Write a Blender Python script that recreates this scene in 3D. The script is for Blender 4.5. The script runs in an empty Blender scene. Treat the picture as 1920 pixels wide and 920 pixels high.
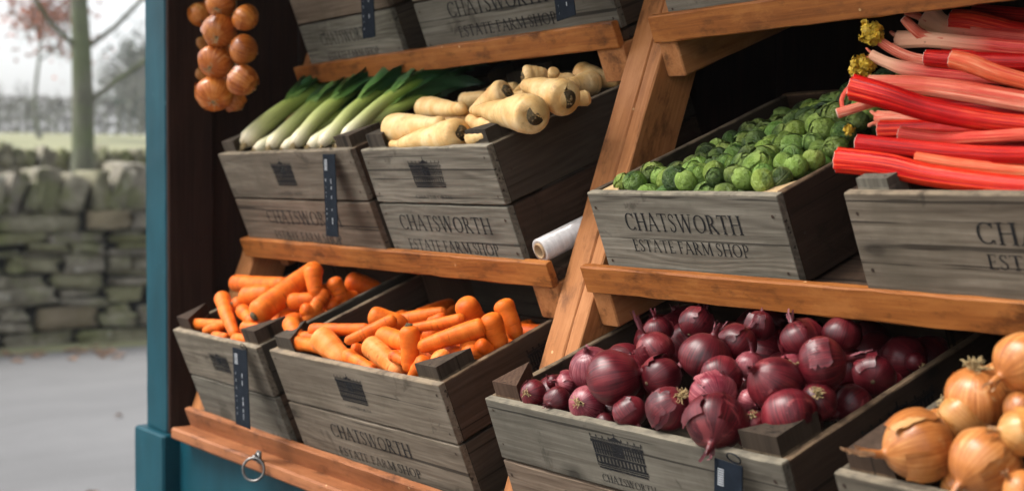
import bpy, bmesh, math, random
from math import sin, cos, pi, sqrt, atan2, radians
from mathutils import Vector, Matrix, Euler, noise
rnd = random.Random(7)
S = bpy.context.scene
COL = S.collection

# ---------------------------------------------------------------- camera
CAM_F, CAM_PITCH, CAM_YAW, CAM_CY = 2698.36, 0.0232254, 0.9630740, 398.58   # in pixels of the 1920 x 920 photograph
cd = bpy.data.cameras.new('camera')
cam = bpy.data.objects.new('camera', cd)
COL.objects.link(cam)
cd.sensor_fit = 'HORIZONTAL'
cd.sensor_width = 36.0
cd.lens = CAM_F / 1920 * 36.0
cd.shift_y = -(460 - CAM_CY) / 1920
cd.clip_start, cd.clip_end = 0.05, 2000
cam.rotation_euler = (pi / 2 - CAM_PITCH, 0, CAM_YAW)
cd.dof.use_dof = True
cd.dof.focus_distance = 2.02
cd.dof.aperture_fstop = 4.3
cd.dof.aperture_blades = 9
S.camera = cam

# ---------------------------------------------------------------- daylight
SUN_EL, SUN_AZ = radians(55), radians(212)      # azimuth measured from +Y towards +X: the light comes from the front left
w = bpy.data.worlds.new('World')
S.world = w
w.use_nodes = True
nt = w.node_tree
bg = nt.nodes['Background']
sky = nt.nodes.new('ShaderNodeTexSky')
sky.sky_type = 'NISHITA'
sky.sun_disc = False
sky.sun_elevation = SUN_EL
sky.sun_rotation = SUN_AZ
sky.dust_density = 4.0
sky.air_density = 1.0
hs = nt.nodes.new('ShaderNodeHueSaturation')
hs.inputs['Saturation'].default_value = 0.22
hs.inputs['Value'].default_value = 1.45
nt.links.new(sky.outputs[0], hs.inputs['Color'])
nt.links.new(hs.outputs[0], bg.inputs['Color'])
bg.inputs['Strength'].default_value = 0.15
sd = bpy.data.lights.new('sun', 'SUN')
sd.energy = 2.1
sd.angle = radians(24)
sd.color = (1.0, 0.955, 0.89)
sun = bpy.data.objects.new('sun', sd)
COL.objects.link(sun)
sdir = Vector((sin(SUN_AZ) * cos(SUN_EL), cos(SUN_AZ) * cos(SUN_EL), sin(SUN_EL)))
sun.rotation_euler = sdir.to_track_quat('Z', 'Y').to_euler()
S.view_settings.view_transform = 'Standard'
S.view_settings.look = 'None'
S.view_settings.exposure = 0.72
S.view_settings.gamma = 1.0
S.view_settings.use_curve_mapping = False
S.render.engine = 'CYCLES'
S.cycles.use_denoising = True
S.cycles.max_bounces = 6
S.cycles.diffuse_bounces = 4
S.cycles.transparent_max_bounces = 12

# ---------------------------------------------------------------- helpers
def ray(u, v):
    """direction in the scene of a pixel of the photograph (used to measure where things stand)"""
    s, c, sp, cp = sin(CAM_YAW), cos(CAM_YAW), sin(CAM_PITCH), cos(CAM_PITCH)
    fw = Vector((-s * cp, c * cp, -sp)); rt = Vector((c, s, 0)); up = rt.cross(fw)
    return fw + rt * ((u - 960) / CAM_F) - up * ((v - CAM_CY) / CAM_F)
FWD = ray(960, CAM_CY)

class MB:
    """collects geometry and links it as one mesh object"""
    def __init__(s): s.v = []; s.f = []; s.uv = {}; s.mi = []; s.sm = []; s.cur = 0
    def add(s, verts, faces, smooth=False, uvs=None):
        o = len(s.v); s.v += [tuple(p) for p in verts]
        for k, f in enumerate(faces):
            if uvs: s.uv[len(s.f)] = [uvs[i] for i in f]
            s.f.append([i + o for i in f]); s.mi.append(s.cur); s.sm.append(smooth)
    def board(s, x0, x1, y0, y1, z0, z1, c=.0016, jit=.0004, n=None):
        d = [x1 - x0, y1 - y0, z1 - z0]; a = d.index(max(d)); b, e = [(1, 2), (2, 0), (0, 1)][a]
        lo = [x0, y0, z0]; L = d[a]; n = n or max(3, int(L / .04))
        c = min(c, d[b] * .3, d[e] * .3)
        rings = [(0, c * .8), (c * .8, 0)] + [(L * i / n, 0) for i in range(1, n)] + [(L - c * .8, 0), (L, c * .8)]
        V = []; F = []
        for t, ins in rings:
            B, E = d[b], d[e]
            prof = [(c + ins, ins), (B - c - ins, ins), (B - ins, c + ins), (B - ins, E - c - ins), (B - c - ins, E - ins), (c + ins, E - ins), (ins, E - c - ins), (ins, c + ins)]
            for p, q in prof:
                P = [0, 0, 0]; P[a] = lo[a] + t; P[b] = lo[b] + p + rnd.uniform(-jit, jit); P[e] = lo[e] + q + rnd.uniform(-jit, jit)
                V.append(P)
        for i in range(len(rings) - 1):
            for k in range(8):
                F.append([i * 8 + k, i * 8 + (k + 1) % 8, i * 8 + 8 + (k + 1) % 8, i * 8 + 8 + k])
        F.append(list(range(7, -1, -1))); m = (len(rings) - 1) * 8; F.append([m + k for k in range(8)])
        s.add(V, F)
    def prism(s, pts, d, smooth=False):
        """polygon (list of 3-D points) pushed along vector d"""
        n = len(pts); V = [Vector(p) for p in pts]; V += [p + Vector(d) for p in V]
        s.add(V, [list(range(n - 1, -1, -1)), [n + k for k in range(n)]] + [[k, (k + 1) % n, n + (k + 1) % n, n + k] for k in range(n)], smooth)
    def tube(s, pts, rad, sides=12, caps=True, flat=None, smooth=True, twist=0, prof=None):
        """sweep; rad: number or list; flat: list of (a, b) scale; prof: closed list of (p, q) section points"""
        pts = [Vector(p) for p in pts]; n = len(pts)
        rad = rad if isinstance(rad, (list, tuple)) else [rad] * n
        T = [(pts[min(i + 1, n - 1)] - pts[max(i - 1, 0)]).normalized() for i in range(n)]
        up = Vector((0, 0, 1)) if abs(T[0].z) < .9 else Vector((1, 0, 0))
        A = T[0].cross(up).normalized(); V = []; UV = []
        sec = prof or [(cos(2 * pi * k / sides), sin(2 * pi * k / sides)) for k in range(sides)]
        m = len(sec)
        for i in range(n):
            A = (A - T[i] * A.dot(T[i])).normalized(); B = A.cross(T[i])   # B points up for horizontal paths
            fa, fb = flat[i] if flat else (1, 1); ca, sa = cos(twist * i), sin(twist * i)
            for k, (p, q) in enumerate(sec):
                p, q = p * fa * rad[i], q * fb * rad[i]; p, q = p * ca - q * sa, p * sa + q * ca
                V.append(pts[i] + A * p + B * q); UV.append((k / m, i / (n - 1)))
        F = [[i * m + k, i * m + m + k, i * m + m + (k + 1) % m, i * m + (k + 1) % m] for i in range(n - 1) for k in range(m)]
        if caps: F += [list(range(m)), [(n - 1) * m + k for k in range(m - 1, -1, -1)]]
        s.add(V, F, smooth, UV)
    def quad(s, a, b, c, d): s.add([a, b, c, d], [[0, 1, 2, 3]])
    def build(s, name, mat, parent=None, loc=None, mats=None):
        me = bpy.data.meshes.new(name); me.from_pydata(s.v, [], s.f)
        for m in (mats or [mat]): me.materials.append(m)
        me.polygons.foreach_set('use_smooth', s.sm); me.polygons.foreach_set('material_index', s.mi)
        if s.uv:
            L = me.uv_layers.new(name='UVMap')
            for p in me.polygons:
                u = s.uv.get(p.index)
                if u:
                    for k, li in enumerate(p.loop_indices): L.data[li].uv = u[k]
        me.update()
        o = bpy.data.objects.new(name, me); COL.objects.link(o)
        if parent: o.parent = parent
        if loc is not None: o.location = loc
        return o

def tag(o, label=None, cat=None, group=None, kind=None):
    if label: o['label'] = label
    if cat: o['category'] = cat
    if group: o['group'] = group
    if kind: o['kind'] = kind
    return o
def empty(name, loc=(0, 0, 0), rot=(0, 0, 0)):
    o = bpy.data.objects.new(name, None); COL.objects.link(o); o.location = loc; o.rotation_euler = rot
    o.empty_display_size = .05
    return o
def orient(o, loc, z, roll=0.0):
    """put object at loc with its local Z along z"""
    q = Vector(z).normalized().to_track_quat('Z', 'Y')
    o.rotation_euler = (q.to_matrix() @ Matrix.Rotation(roll, 3, 'Z')).to_euler(); o.location = loc

# ---------------------------------------------------------------- materials
class NT:
    def __init__(s, name):
        s.m = bpy.data.materials.new(name); s.m.use_nodes = True; s.t = s.m.node_tree
        s.b = s.t.nodes['Principled BSDF']; s.out = s.t.nodes['Material Output']
    def n(s, kind, **kw):
        x = s.t.nodes.new('ShaderNode' + kind)
        for k, v in kw.items(): setattr(x, k, v)
        return x
    def l(s, a, b): s.t.links.new(a, b)
    def val(s, sock, v):
        if hasattr(v, 'is_output'): s.l(v, sock)
        else: sock.default_value = v
    def coord(s, scale=(1, 1, 1), out='Object', rand=True, loc=(0, 0, 0)):
        tc = s.n('TexCoord'); mp = s.n('Mapping'); mp.inputs['Scale'].default_value = scale; mp.inputs['Location'].default_value = loc
        v = tc.outputs[out]
        if rand:
            oi = s.n('ObjectInfo'); ml = s.n('Math', operation='MULTIPLY'); s.l(oi.outputs['Random'], ml.inputs[0]); ml.inputs[1].default_value = 37.0
            ad = s.n('VectorMath', operation='ADD'); s.l(v, ad.inputs[0]); s.l(ml.outputs[0], ad.inputs[1]); v = ad.outputs[0]
        s.l(v, mp.inputs[0]); return mp.outputs[0]
    def noise(s, vec, scale=5, detail=4, rough=.55, dist=0.0):
        x = s.n('TexNoise'); s.l(vec, x.inputs['Vector']); x.inputs['Scale'].default_value = scale; x.inputs['Detail'].default_value = detail
        x.inputs['Roughness'].default_value = rough; x.inputs['Distortion'].default_value = dist; return x.outputs['Fac']
    def ramp(s, fac, stops, interp='LINEAR'):
        x = s.n('ValToRGB'); s.val(x.inputs[0], fac); e = x.color_ramp.elements; x.color_ramp.interpolation = interp
        while len(e) < len(stops): e.new(.5)
        for i, (p, c) in enumerate(stops):
            e[i].position = p; e[i].color = (c, c, c, 1) if isinstance(c, (int, float)) else (*c, 1)
        return x.outputs[0]
    def mix(s, fac, a, b, mode='MIX'):
        x = s.n('Mix', data_type='RGBA', blend_type=mode)
        s.val(x.inputs[0], fac)
        for sock, v in ((x.inputs[6], a), (x.inputs[7], b)):
            if hasattr(v, 'is_output'): s.l(v, sock)
            else: sock.default_value = (*v, 1)
        return x.outputs[2]
    def math(s, op, a, b=0.0):
        x = s.n('Math', operation=op); s.val(x.inputs[0], a); s.val(x.inputs[1], b); return x.outputs[0]
    def bump(s, h, strength=.3, dist=.002):
        x = s.n('Bump'); s.l(h, x.inputs['Height']); x.inputs['Strength'].default_value = strength; x.inputs['Distance'].default_value = dist
        s.l(x.outputs[0], s.b.inputs['Normal'])
    def col(s, c):
        if hasattr(c, 'is_output'): s.l(c, s.b.inputs['Base Color'])
        else: s.b.inputs['Base Color'].default_value = (*c, 1)
    def set(s, **kw):
        for k, v in kw.items(): s.val(s.b.inputs[k.replace('_', ' ')], v)
        return s.m

_wood = {}
def wood(kind, axis):
    if (kind, axis) in _wood: return _wood[kind, axis]
    P = dict(grey=((.050, .038, .026), (.118, .096, .070), (.215, .182, .138), .88), side=((.026, .018, .012), (.048, .033, .022), (.078, .056, .039), .9),  # side: darker stained boards, colour deepened further to stand in for shade
             old=((.13, .042, .014), (.23, .082, .030), (.33, .135, .056), .6), pine=((.13, .037, .009), (.28, .092, .020), (.42, .165, .044), .5), rail=((.23, .085, .028), (.36, .142, .048), (.47, .21, .082), .58),
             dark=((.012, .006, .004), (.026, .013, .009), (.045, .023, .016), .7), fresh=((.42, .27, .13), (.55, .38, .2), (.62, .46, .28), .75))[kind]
    RW = .11 if kind in ('grey', 'side') else .07
    m = NT('wood_' + kind + '_' + 'xyz'[axis])
    st = [26, 26, 26]; st[axis] = 1.2
    lo = [7, 7, 7]; lo[axis] = 1.6
    v = m.coord(st); v2 = m.coord(lo)
    g1 = m.noise(v, 3.0, 6, .62, .6)
    bl = m.noise(v2, 1.3, 4, .6, .9)
    fine = [170, 170, 170]; fine[axis] = 5
    g2 = m.noise(m.coord(fine), 1.5, 3, .6)
    sx = m.n('SeparateXYZ'); wl = [2.2, 2.2, 2.2]; wl[axis] = .42
    m.l(m.coord((1, 1, 1)), sx.inputs[0]); cr = m.math('ADD', sx.outputs[(axis + 1) % 3], sx.outputs[(axis + 2) % 3])
    oi = m.n('ObjectInfo'); wob = m.noise(m.coord(wl), 3.2, 3, .5)
    ring = m.math('SINE', m.math('ADD', m.math('MULTIPLY', cr, 520.0), m.math('MULTIPLY', wob, 95.0)))
    ring = m.math('ADD', m.math('MULTIPLY', ring, .5), .5)
    f = m.math('ADD', m.math('MULTIPLY', g1, .50), m.math('ADD', m.math('MULTIPLY', bl, .30), m.math('MULTIPLY', g2, .26)))
    f = m.math('ADD', f, m.math('MULTIPLY', m.math('SUBTRACT', ring, .5), m.math('MULTIPLY', m.math('POWER', oi.outputs['Random'], 1.6), RW)))
    c = m.ramp(f, [(.34, P[0]), (.53, P[1]), (.76, P[2])])
    # knots: sparse cells, stretched along the board
    kn = [8.5, 8.5, 8.5]; kn[axis] = 4.2
    vo = m.n('TexVoronoi', feature='F1'); dv = m.n('VectorMath', operation='ADD'); nz = m.n('TexNoise'); kc = m.coord(kn)
    m.l(kc, nz.inputs['Vector']); nz.inputs['Scale'].default_value = 3.0
    sc = m.n('VectorMath', operation='SCALE'); m.l(nz.outputs['Color'], sc.inputs[0]); sc.inputs['Scale'].default_value = .12
    m.l(kc, dv.inputs[0]); m.l(sc.outputs[0], dv.inputs[1]); m.l(dv.outputs[0], vo.inputs['Vector']); vo.inputs['Scale'].default_value = 1.0
    k = m.ramp(vo.outputs['Distance'], [(.045, .0), (.075, .45), (.17, 1.0)])
    kf = m.math('MULTIPLY', m.math('SUBTRACT', 1.0, k), .85 if kind in ('grey', 'side', 'fresh') else .55)
    c = m.mix(kf, c, tuple(x * .35 for x in P[0]))
    if kind in ('grey', 'side'):   # greenish-grey damp stains and bleached patches
        sp = m.noise(m.coord((3, 3, 3)), 2.2, 5, .65)
        c = m.mix(m.ramp(sp, [(.52, 0.0), (.68, .55)]), c, tuple(x * .62 for x in (P[1][0], P[1][1] * 1.03, P[1][2] * .98)))
        c = m.mix(m.ramp(sp, [(.30, .35), (.42, 0.0)]), c, P[2])
        tz = m.n('TexCoord'); sz_ = m.n('SeparateXYZ'); m.l(tz.outputs['Object'], sz_.inputs[0])   # rims rubbed pale by handling
        rim = m.math('MULTIPLY', m.ramp(m.math('ADD', m.math('MULTIPLY', sz_.outputs[2], 50.0), .8), [(.60, 0.0), (.74, 1.0), (.86, 1.0), (.90, 0.0)]), m.ramp(m.noise(m.coord((30, 30, 30)), 1.5, 4, .6), [(.35, .1), (.6, .8)]))
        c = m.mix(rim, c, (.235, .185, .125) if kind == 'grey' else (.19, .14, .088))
        crk = m.ramp(m.noise(m.coord([x * .7 if i != axis else 1.0 for i, x in enumerate(fine)]), 1.0, 2, .5), [(.335, 1.0), (.365, 0.0)])
        c = m.mix(m.math('MULTIPLY', crk, .8), c, tuple(x * .3 for x in P[0]))
    if kind in ('grey', 'side'):   # no two boards weather alike
        o2 = m.n('ObjectInfo'); hb = m.n('HueSaturation'); m.l(c, hb.inputs['Color']); fr = m.math('FRACT', m.math('MULTIPLY', o2.outputs['Random'], 7.31))
        m.l(m.math('ADD', m.math('MULTIPLY', o2.outputs['Random'], .42), .80), hb.inputs['Value']); m.l(m.math('ADD', m.math('MULTIPLY', fr, .035), .482), hb.inputs['Hue']); m.l(m.math('ADD', m.math('MULTIPLY', fr, -.5), 1.25), hb.inputs['Saturation']); c = hb.outputs[0]
        blot = m.noise(m.coord((1, 1, 1)), 9, 5, .7, 1.0); c = m.mix(m.ramp(blot, [(.60, 0.0), (.66, .5)]), c, tuple(x * .55 for x in P[0]))
    if kind in ('pine', 'rail', 'old'):   # chips in the stain and dents
        vo2 = m.n('TexVoronoi', feature='F1'); m.l(m.coord((5.3, 5.3, 5.3)), vo2.inputs['Vector'])
        ch = m.math('MULTIPLY', m.ramp(m.math('ADD', vo2.outputs['Distance'], m.math('MULTIPLY', m.noise(m.coord((60, 60, 60)), 1.5, 3, .6), .12)), [(.11, 1.0), (.125, 0.0)]), m.ramp(m.noise(m.coord((4, 4, 4)), 1.0, 1, .5), [(.5, 0.0), (.52, 1.0)]))
        c = m.mix(m.math('MULTIPLY', ch, .7), c, (.68, .44, .22))
        st2 = [9, 9, 9]; st2[axis] = 4; sm = m.noise(m.coord(st2), 2.6, 6, .72)
        c = m.mix(m.ramp(sm, [(.34, .45), (.46, 0.0)]), c, P[2])
        c = m.mix(m.ramp(sm, [(.53, 0.0), (.68, .8)]), c, tuple(x * .4 for x in P[0]))
    m.col(c)
    m.bump(f, .55 if kind in ('grey', 'side') else .25, .0025)
    r = m.set(Roughness=P[3]); m.b.inputs['Specular IOR Level'].default_value = .18 if kind != 'dark' else .08
    _wood[kind, axis] = r
    return r

def paint():
    m = NT('teal_paint'); v = m.coord((3, 3, 1.2)); n = m.noise(v, 3, 5, .6)
    c = m.ramp(n, [(.3, (.002, .030, .042)), (.55, (.004, .044, .061)), (.8, (.008, .064, .084))])
    n2 = m.noise(m.coord((8, 8, 3)), 5, 6, .7)
    c = m.mix(m.ramp(n2, [(.66, 0.0), (.74, .55)]), c, (.006, .04, .055))
    c = m.mix(m.ramp(m.noise(m.coord((14, 14, 5)), 6, 4, .6), [(.70, 0.0), (.76, .5)]), c, (.10, .22, .24))
    m.col(c); m.bump(n2, .15, .002); m.b.inputs['Specular IOR Level'].default_value = .1
    return m.set(Roughness=.5)
TEAL = paint()

def plain(name, c, rough=.6, metal=0.0, nscale=40, amt=.25, bump=.1):
    m = NT(name); n = m.noise(m.coord((1, 1, 1)), nscale, 4, .6)
    m.col(m.ramp(n, [(.3, tuple(x * (1 - amt) for x in c)), (.7, tuple(min(1, x * (1 + amt)) for x in c))])); m.bump(n, bump, .001)
    return m.set(Roughness=rough, Metallic=metal)
def ink():
    m = NT('stencil_ink'); n = m.noise(m.coord((60, 30, 90)), 2.2, 5, .7); n2 = m.noise(m.coord((9, 9, 9)), 1.6, 2, .5)
    m.col((.014, .014, .015)); m.set(Roughness=.9); m.b.inputs['Specular IOR Level'].default_value = .1
    a = m.math('MULTIPLY', m.ramp(n, [(.32, .35), (.46, 1.0)]), m.ramp(n2, [(.28, .6), (.5, 1.0)]))
    m.val(m.b.inputs['Alpha'], a)
    return m.m
INK = ink()
BLACK = plain('black_card', (.008, .011, .016), .6, nscale=60)
BLACK.node_tree.nodes['Principled BSDF'].inputs['Specular IOR Level'].default_value = .04
WHITE = plain('white_print', (.30, .31, .32), .6)
STEEL = plain('worn_steel', (.17, .16, .15), .38, 1.0, 120, .3)
NAIL = plain('rusty_nail', (.05, .032, .022), .7, .6, 200)
TWINE = plain('jute_twine', (.32, .22, .11), .9, nscale=300)

def carrot_mat(name, a, b, c):
    m = NT(name); n = m.noise(m.coord((6, 6, 9)), 6, 5, .6); r = m.noise(m.coord((5, 5, 190)), 1.0, 3, .6)
    col = m.ramp(n, [(.28, a), (.5, b), (.74, c)])
    gr = m.ramp(r, [(.32, 1.0), (.43, 0.0)])
    col = m.mix(m.math('MULTIPLY', m.math('MULTIPLY', gr, .85), m.ramp(m.noise(m.coord((30, 30, 12)), 2, 3, .6), [(.42, 0.0), (.55, 1.0)])), col, tuple(x * .55 for x in a))
    m.col(col); m.bump(m.math('ADD', r, m.math('MULTIPLY', n, .6)), .4, .002)
    dt = m.noise(m.coord((11, 11, 11)), 5, 5, .7); m.col(m.mix(m.ramp(dt, [(.62, 0.0), (.74, .55)]), col, (.30, .12, .04)))
    m.b.inputs['Subsurface Weight'].default_value = .12; m.b.inputs['Subsurface Radius'].default_value = (.006, .002, .0006); m.b.inputs['Subsurface Scale'].default_value = 1.0
    m.b.inputs['Specular IOR Level'].default_value = .18
    return m.set(Roughness=.5)
CARROT = [carrot_mat('carrot_skin', (.50, .075, .006), (.68, .135, .010), (.76, .20, .024)), carrot_mat('carrot_skin_deep', (.46, .06, .003), (.62, .10, .005), (.72, .145, .010)),
          carrot_mat('carrot_skin_pale', (.66, .15, .015), (.78, .215, .04), (.82, .30, .09))]
CROWN = plain('carrot_crown', (.085, .058, .024), .9, nscale=300, amt=.6)
STUB = plain('cut_stem_stub', (.26, .17, .075), .9, nscale=200, amt=.5)
def parsnip_mat():
    m = NT('parsnip_skin'); n = m.noise(m.coord((5, 5, 5)), 5, 5, .6); r = m.noise(m.coord((4, 4, 150)), 1.0, 3, .65)
    col = m.ramp(n, [(.3, (.56, .29, .085)), (.5, (.72, .455, .18)), (.72, (.80, .60, .32))])
    col = m.mix(m.ramp(r, [(.30, .5), (.40, 0.0)]), col, (.34, .19, .07))
    col = m.mix(m.ramp(m.noise(m.coord((12, 12, 12)), 5, 6, .72), [(.54, 0.0), (.72, .7)]), col, (.36, .19, .07))
    m.col(col); m.bump(m.math('ADD', r, n), .3, .0018)
    m.b.inputs['Subsurface Weight'].default_value = .1; m.b.inputs['Subsurface Radius'].default_value = (.005, .003, .0015); m.b.inputs['Subsurface Scale'].default_value = 1.0
    m.b.inputs['Specular IOR Level'].default_value = .3
    return m.set(Roughness=.5)
PARSNIP = parsnip_mat()

def onion_mat(name, dark, mid, light, flake, rough, veins=9.0):
    m = NT(name); tc = m.n('TexCoord'); sp = m.n('SeparateXYZ'); m.l(tc.outputs['Object'], sp.inputs[0])
    an = m.math('ARCTAN2', sp.outputs[1], sp.outputs[0])
    oi = m.n('ObjectInfo'); off = m.math('MULTIPLY', oi.outputs['Random'], 50.0)
    rr = m.n('VectorMath', operation='LENGTH'); m.l(tc.outputs['Object'], rr.inputs[0])
    cb = m.n('CombineXYZ'); m.l(m.math('MULTIPLY', an, 1.0), cb.inputs[0]); m.l(m.math('ADD', m.math('MULTIPLY', sp.outputs[2], 6.0), off), cb.inputs[1])
    cs = m.n('Vector' + 'Math', operation='MULTIPLY'); m.l(cb.outputs[0], cs.inputs[0]); cs.inputs[1].default_value = (veins, 1.2, 1)
    v = m.noise(cs.outputs[0], 1.6, 5, .6)
    big = m.noise(m.coord((1, 1, 1)), 22, 5, .6, .5)
    f = m.math('ADD', m.math('MULTIPLY', v, .6), m.math('MULTIPLY', big, .45))
    c = m.ramp(f, [(.40, dark), (.52, mid), (.66, light)])
    fl = m.noise(m.coord((1, 1, 1)), 13, 6, .7, 1.2)
    c = m.mix(m.ramp(fl, [(.60, 0.0), (.645, .75)]), c, flake)
    hv = m.n('HueSaturation'); m.l(c, hv.inputs['Color']); m.l(m.math('ADD', m.math('MULTIPLY', oi.outputs['Random'], .35), .82), hv.inputs['Value'])
    m.col(hv.outputs[0]); m.bump(m.math('ADD', v, m.math('MULTIPLY', m.ramp(fl, [(.60, 0.0), (.63, 1.0)]), .8)), .3, .0012)
    m.b.inputs['Coat Weight'].default_value = .10; m.b.inputs['Coat Roughness'].default_value = .22; m.b.inputs['Specular IOR Level'].default_value = .32
    return m.set(Roughness=rough)
RED_SKIN = onion_mat('red_onion_skin', (.024, .0016, .0034), (.078, .0048, .0088), (.165, .016, .021), (.23, .042, .045), .38)
PALE_RED = onion_mat('red_onion_skin_pale', (.06, .005, .011), (.17, .022, .034), (.36, .12, .125), (.09, .008, .015), .32)
GOLD_SKIN = onion_mat('yellow_onion_skin', (.23, .064, .014), (.41, .142, .034), (.57, .255, .08), (.54, .32, .13), .32, 7)
PALE_GOLD = onion_mat('yellow_onion_skin_pale', (.32, .11, .022), (.47, .20, .05), (.60, .33, .12), (.38, .13, .022), .34, 7)
STRING_SKIN = onion_mat('string_onion_skin', (.20, .040, .006), (.40, .105, .015), (.58, .225, .048), (.58, .30, .09), .24, 7)
ROOT = plain('dry_roots', (.36, .26, .12), .9, nscale=200, amt=.4)
PAPER = plain('papery_neck', (.42, .24, .12), .8, nscale=90, amt=.45)
REDPAPER = plain('papery_red_neck', (.17, .045, .055), .75, nscale=90, amt=.5)

def sprout_mat():
    m = NT('sprout_leaf'); oi = m.n('ObjectInfo'); v = m.coord((1, 1, 1))
    n = m.noise(v, 1.6, 3, .5); at = m.n('UVMap'); sx = m.n('SeparateXYZ'); m.l(at.outputs[0], sx.inputs[0])
    c = m.ramp(m.math('ADD', m.math('MULTIPLY', n, .35), m.math('ADD', m.math('MULTIPLY', oi.outputs['Random'], .30), m.math('MULTIPLY', m.n('NewGeometry').outputs['Random Per Island'], .38))), [(.30, (.009, .032, .005)), (.47, (.036, .092, .010)), (.66, (.15, .24, .032))])
    # pale midrib and branching veins along the leaf (u runs across, v along)
    du = m.math('ABSOLUTE', m.math('SUBTRACT', sx.outputs[0], .5))
    rib = m.ramp(m.math('ADD', du, m.math('MULTIPLY', sx.outputs[1], .01)), [(.012, .8), (.035, 0.0)])
    wv = m.math('SINE', m.math('MULTIPLY', m.math('SUBTRACT', sx.outputs[1], m.math('MULTIPLY', du, 1.1)), 38.0))
    side = m.math('MULTIPLY', m.ramp(wv, [(.90, 0.0), (.99, .5)]), 1.0)
    net = m.n('TexVoronoi', feature='DISTANCE_TO_EDGE'); m.l(v, net.inputs['Vector']); net.inputs['Scale'].default_value = 5.5
    nv = m.ramp(net.outputs['Distance'], [(.015, .4), (.06, 0.0)])
    vein = m.math('MAXIMUM', m.math('MAXIMUM', rib, side), nv)
    c = m.mix(m.ramp(sx.outputs[1], [(.74, 0.0), (.98, .75)]), c, (.30, .42, .10))
    c = m.mix(m.math('MULTIPLY', vein, .65), c, (.32, .44, .15))
    hv = m.n('HueSaturation'); m.l(c, hv.inputs['Color']); m.l(m.math('ADD', m.math('MULTIPLY', oi.outputs['Random'], .8), .45), hv.inputs['Value']); m.l(m.math('ADD', m.math('MULTIPLY', m.math('FRACT', m.math('MULTIPLY', oi.outputs['Random'], 5.7)), -.04), .515), hv.inputs['Hue']); c = hv.outputs[0]
    m.col(c); m.bump(m.math('SUBTRACT', n, vein), .45, .08)
    m.b.inputs['Specular IOR Level'].default_value = .3
    return m.set(Roughness=.38)
SPROUT = sprout_mat()

def leek_mat(name, pale):
    m = NT(name); uv = m.n('UVMap'); sx = m.n('SeparateXYZ'); m.l(uv.outputs[0], sx.inputs[0])
    cb = m.n('CombineXYZ'); m.l(m.math('MULTIPLY', sx.outputs[0], 26.0), cb.inputs[0]); m.l(m.math('MULTIPLY', sx.outputs[1], 1.2), cb.inputs[1])
    st = m.noise(cb.outputs[0], 1.6, 4, .6)
    t = m.math('ADD', sx.outputs[1], m.math('MULTIPLY', m.math('SUBTRACT', st, .5), .22))
    if pale: c = m.ramp(t, [(.0, (.74, .62, .42)), (.08, (.82, .75, .48)), (.26, (.66, .68, .28)), (.58, (.42, .52, .11)), (.85, (.17, .29, .045)), (1.0, (.05, .13, .035))])
    else: c = m.ramp(t, [(.0, (.26, .40, .09)), (.16, (.10, .22, .045)), (.40, (.030, .095, .030)), (1.0, (.014, .050, .026))])
    c = m.mix(m.math('MULTIPLY', m.ramp(st, [(.35, 1.0), (.5, 0.0)]), .3), c, (.03, .09, .02))
    m.col(c); m.bump(st, .3, .001)
    return m.set(Roughness=.38)
LEEK, LEEKLEAF = leek_mat('leek_shaft', True), leek_mat('leek_leaf', False)

def rhubarb_mat(name, dark, mid, light, v0=None):
    m = NT(name); uv = m.n('UVMap'); sx = m.n('SeparateXYZ'); m.l(uv.outputs[0], sx.inputs[0])
    oi = m.n('ObjectInfo')
    cb = m.n('CombineXYZ'); m.l(m.math('MULTIPLY', sx.outputs[0], 30.0), cb.inputs[0]); m.l(m.math('ADD', m.math('MULTIPLY', sx.outputs[1], 1.4), m.math('MULTIPLY', oi.outputs['Random'], 40.0)), cb.inputs[1])
    st = m.noise(cb.outputs[0], 1.3, 4, .62); bl = m.noise(m.coord((1, 1, 1)), 9, 4, .6)
    f = m.math('ADD', m.math('MULTIPLY', st, .75), m.math('MULTIPLY', bl, .28))
    c = m.ramp(f, [(.42, dark), (.51, mid), (.61, light)])
    if v0: c = m.mix(m.ramp(m.math('ADD', sx.outputs[1], m.math('MULTIPLY', m.math('SUBTRACT', st, .5), .25)), [(v0[0], 1.0), (v0[1], 0.0)]), c, v0[2])
    c = m.mix(m.ramp(m.noise(m.coord((1, 1, 1)), 60, 3, .6), [(.70, 0.0), (.76, .5)]), c, tuple(x * .5 for x in dark))
    m.col(c); m.bump(st, .45, .0022)
    m.b.inputs['Coat Weight'].default_value = .05; m.b.inputs['Coat Roughness'].default_value = .16; m.b.inputs['Specular IOR Level'].default_value = .12
    return m.set(Roughness=.34)
RHU = dict(red=rhubarb_mat('rhubarb_red', (.26, .002, .003), (.56, .004, .004), (.74, .075, .022)), deep=rhubarb_mat('rhubarb_deep', (.20, .0015, .003), (.44, .003, .004), (.64, .03, .012)),
           pink=rhubarb_mat('rhubarb_pink', (.50, .018, .014), (.66, .055, .035), (.78, .20, .11)), pale=rhubarb_mat('rhubarb_pale', (.58, .06, .035), (.72, .155, .085), (.82, .38, .25)),
           foot=rhubarb_mat('rhubarb_pale_foot', (.36, .008, .010), (.54, .03, .025), (.68, .13, .08), (.22, .50, (.82, .42, .26))), coral=rhubarb_mat('rhubarb_coral', (.58, .04, .015), (.72, .115, .04), (.80, .27, .13)))
RCUT = plain('rhubarb_cut_face', (.72, .50, .40), .55, nscale=160)
RLEAF = plain('rhubarb_leaf_bud', (.68, .44, .035), .6, nscale=140, amt=.35)
FILM = None
def film():
    m = NT('clear_plastic_film'); n = m.noise(m.coord((60, 60, 4)), 2, 4, .6)
    m.col(m.ramp(n, [(.3, (.44, .40, .375)), (.7, (.62, .575, .545))])); m.bump(n, .5, .002); m.b.inputs['Coat Weight'].default_value = .6
    return m.set(Roughness=.3)
FILM = film()
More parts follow.
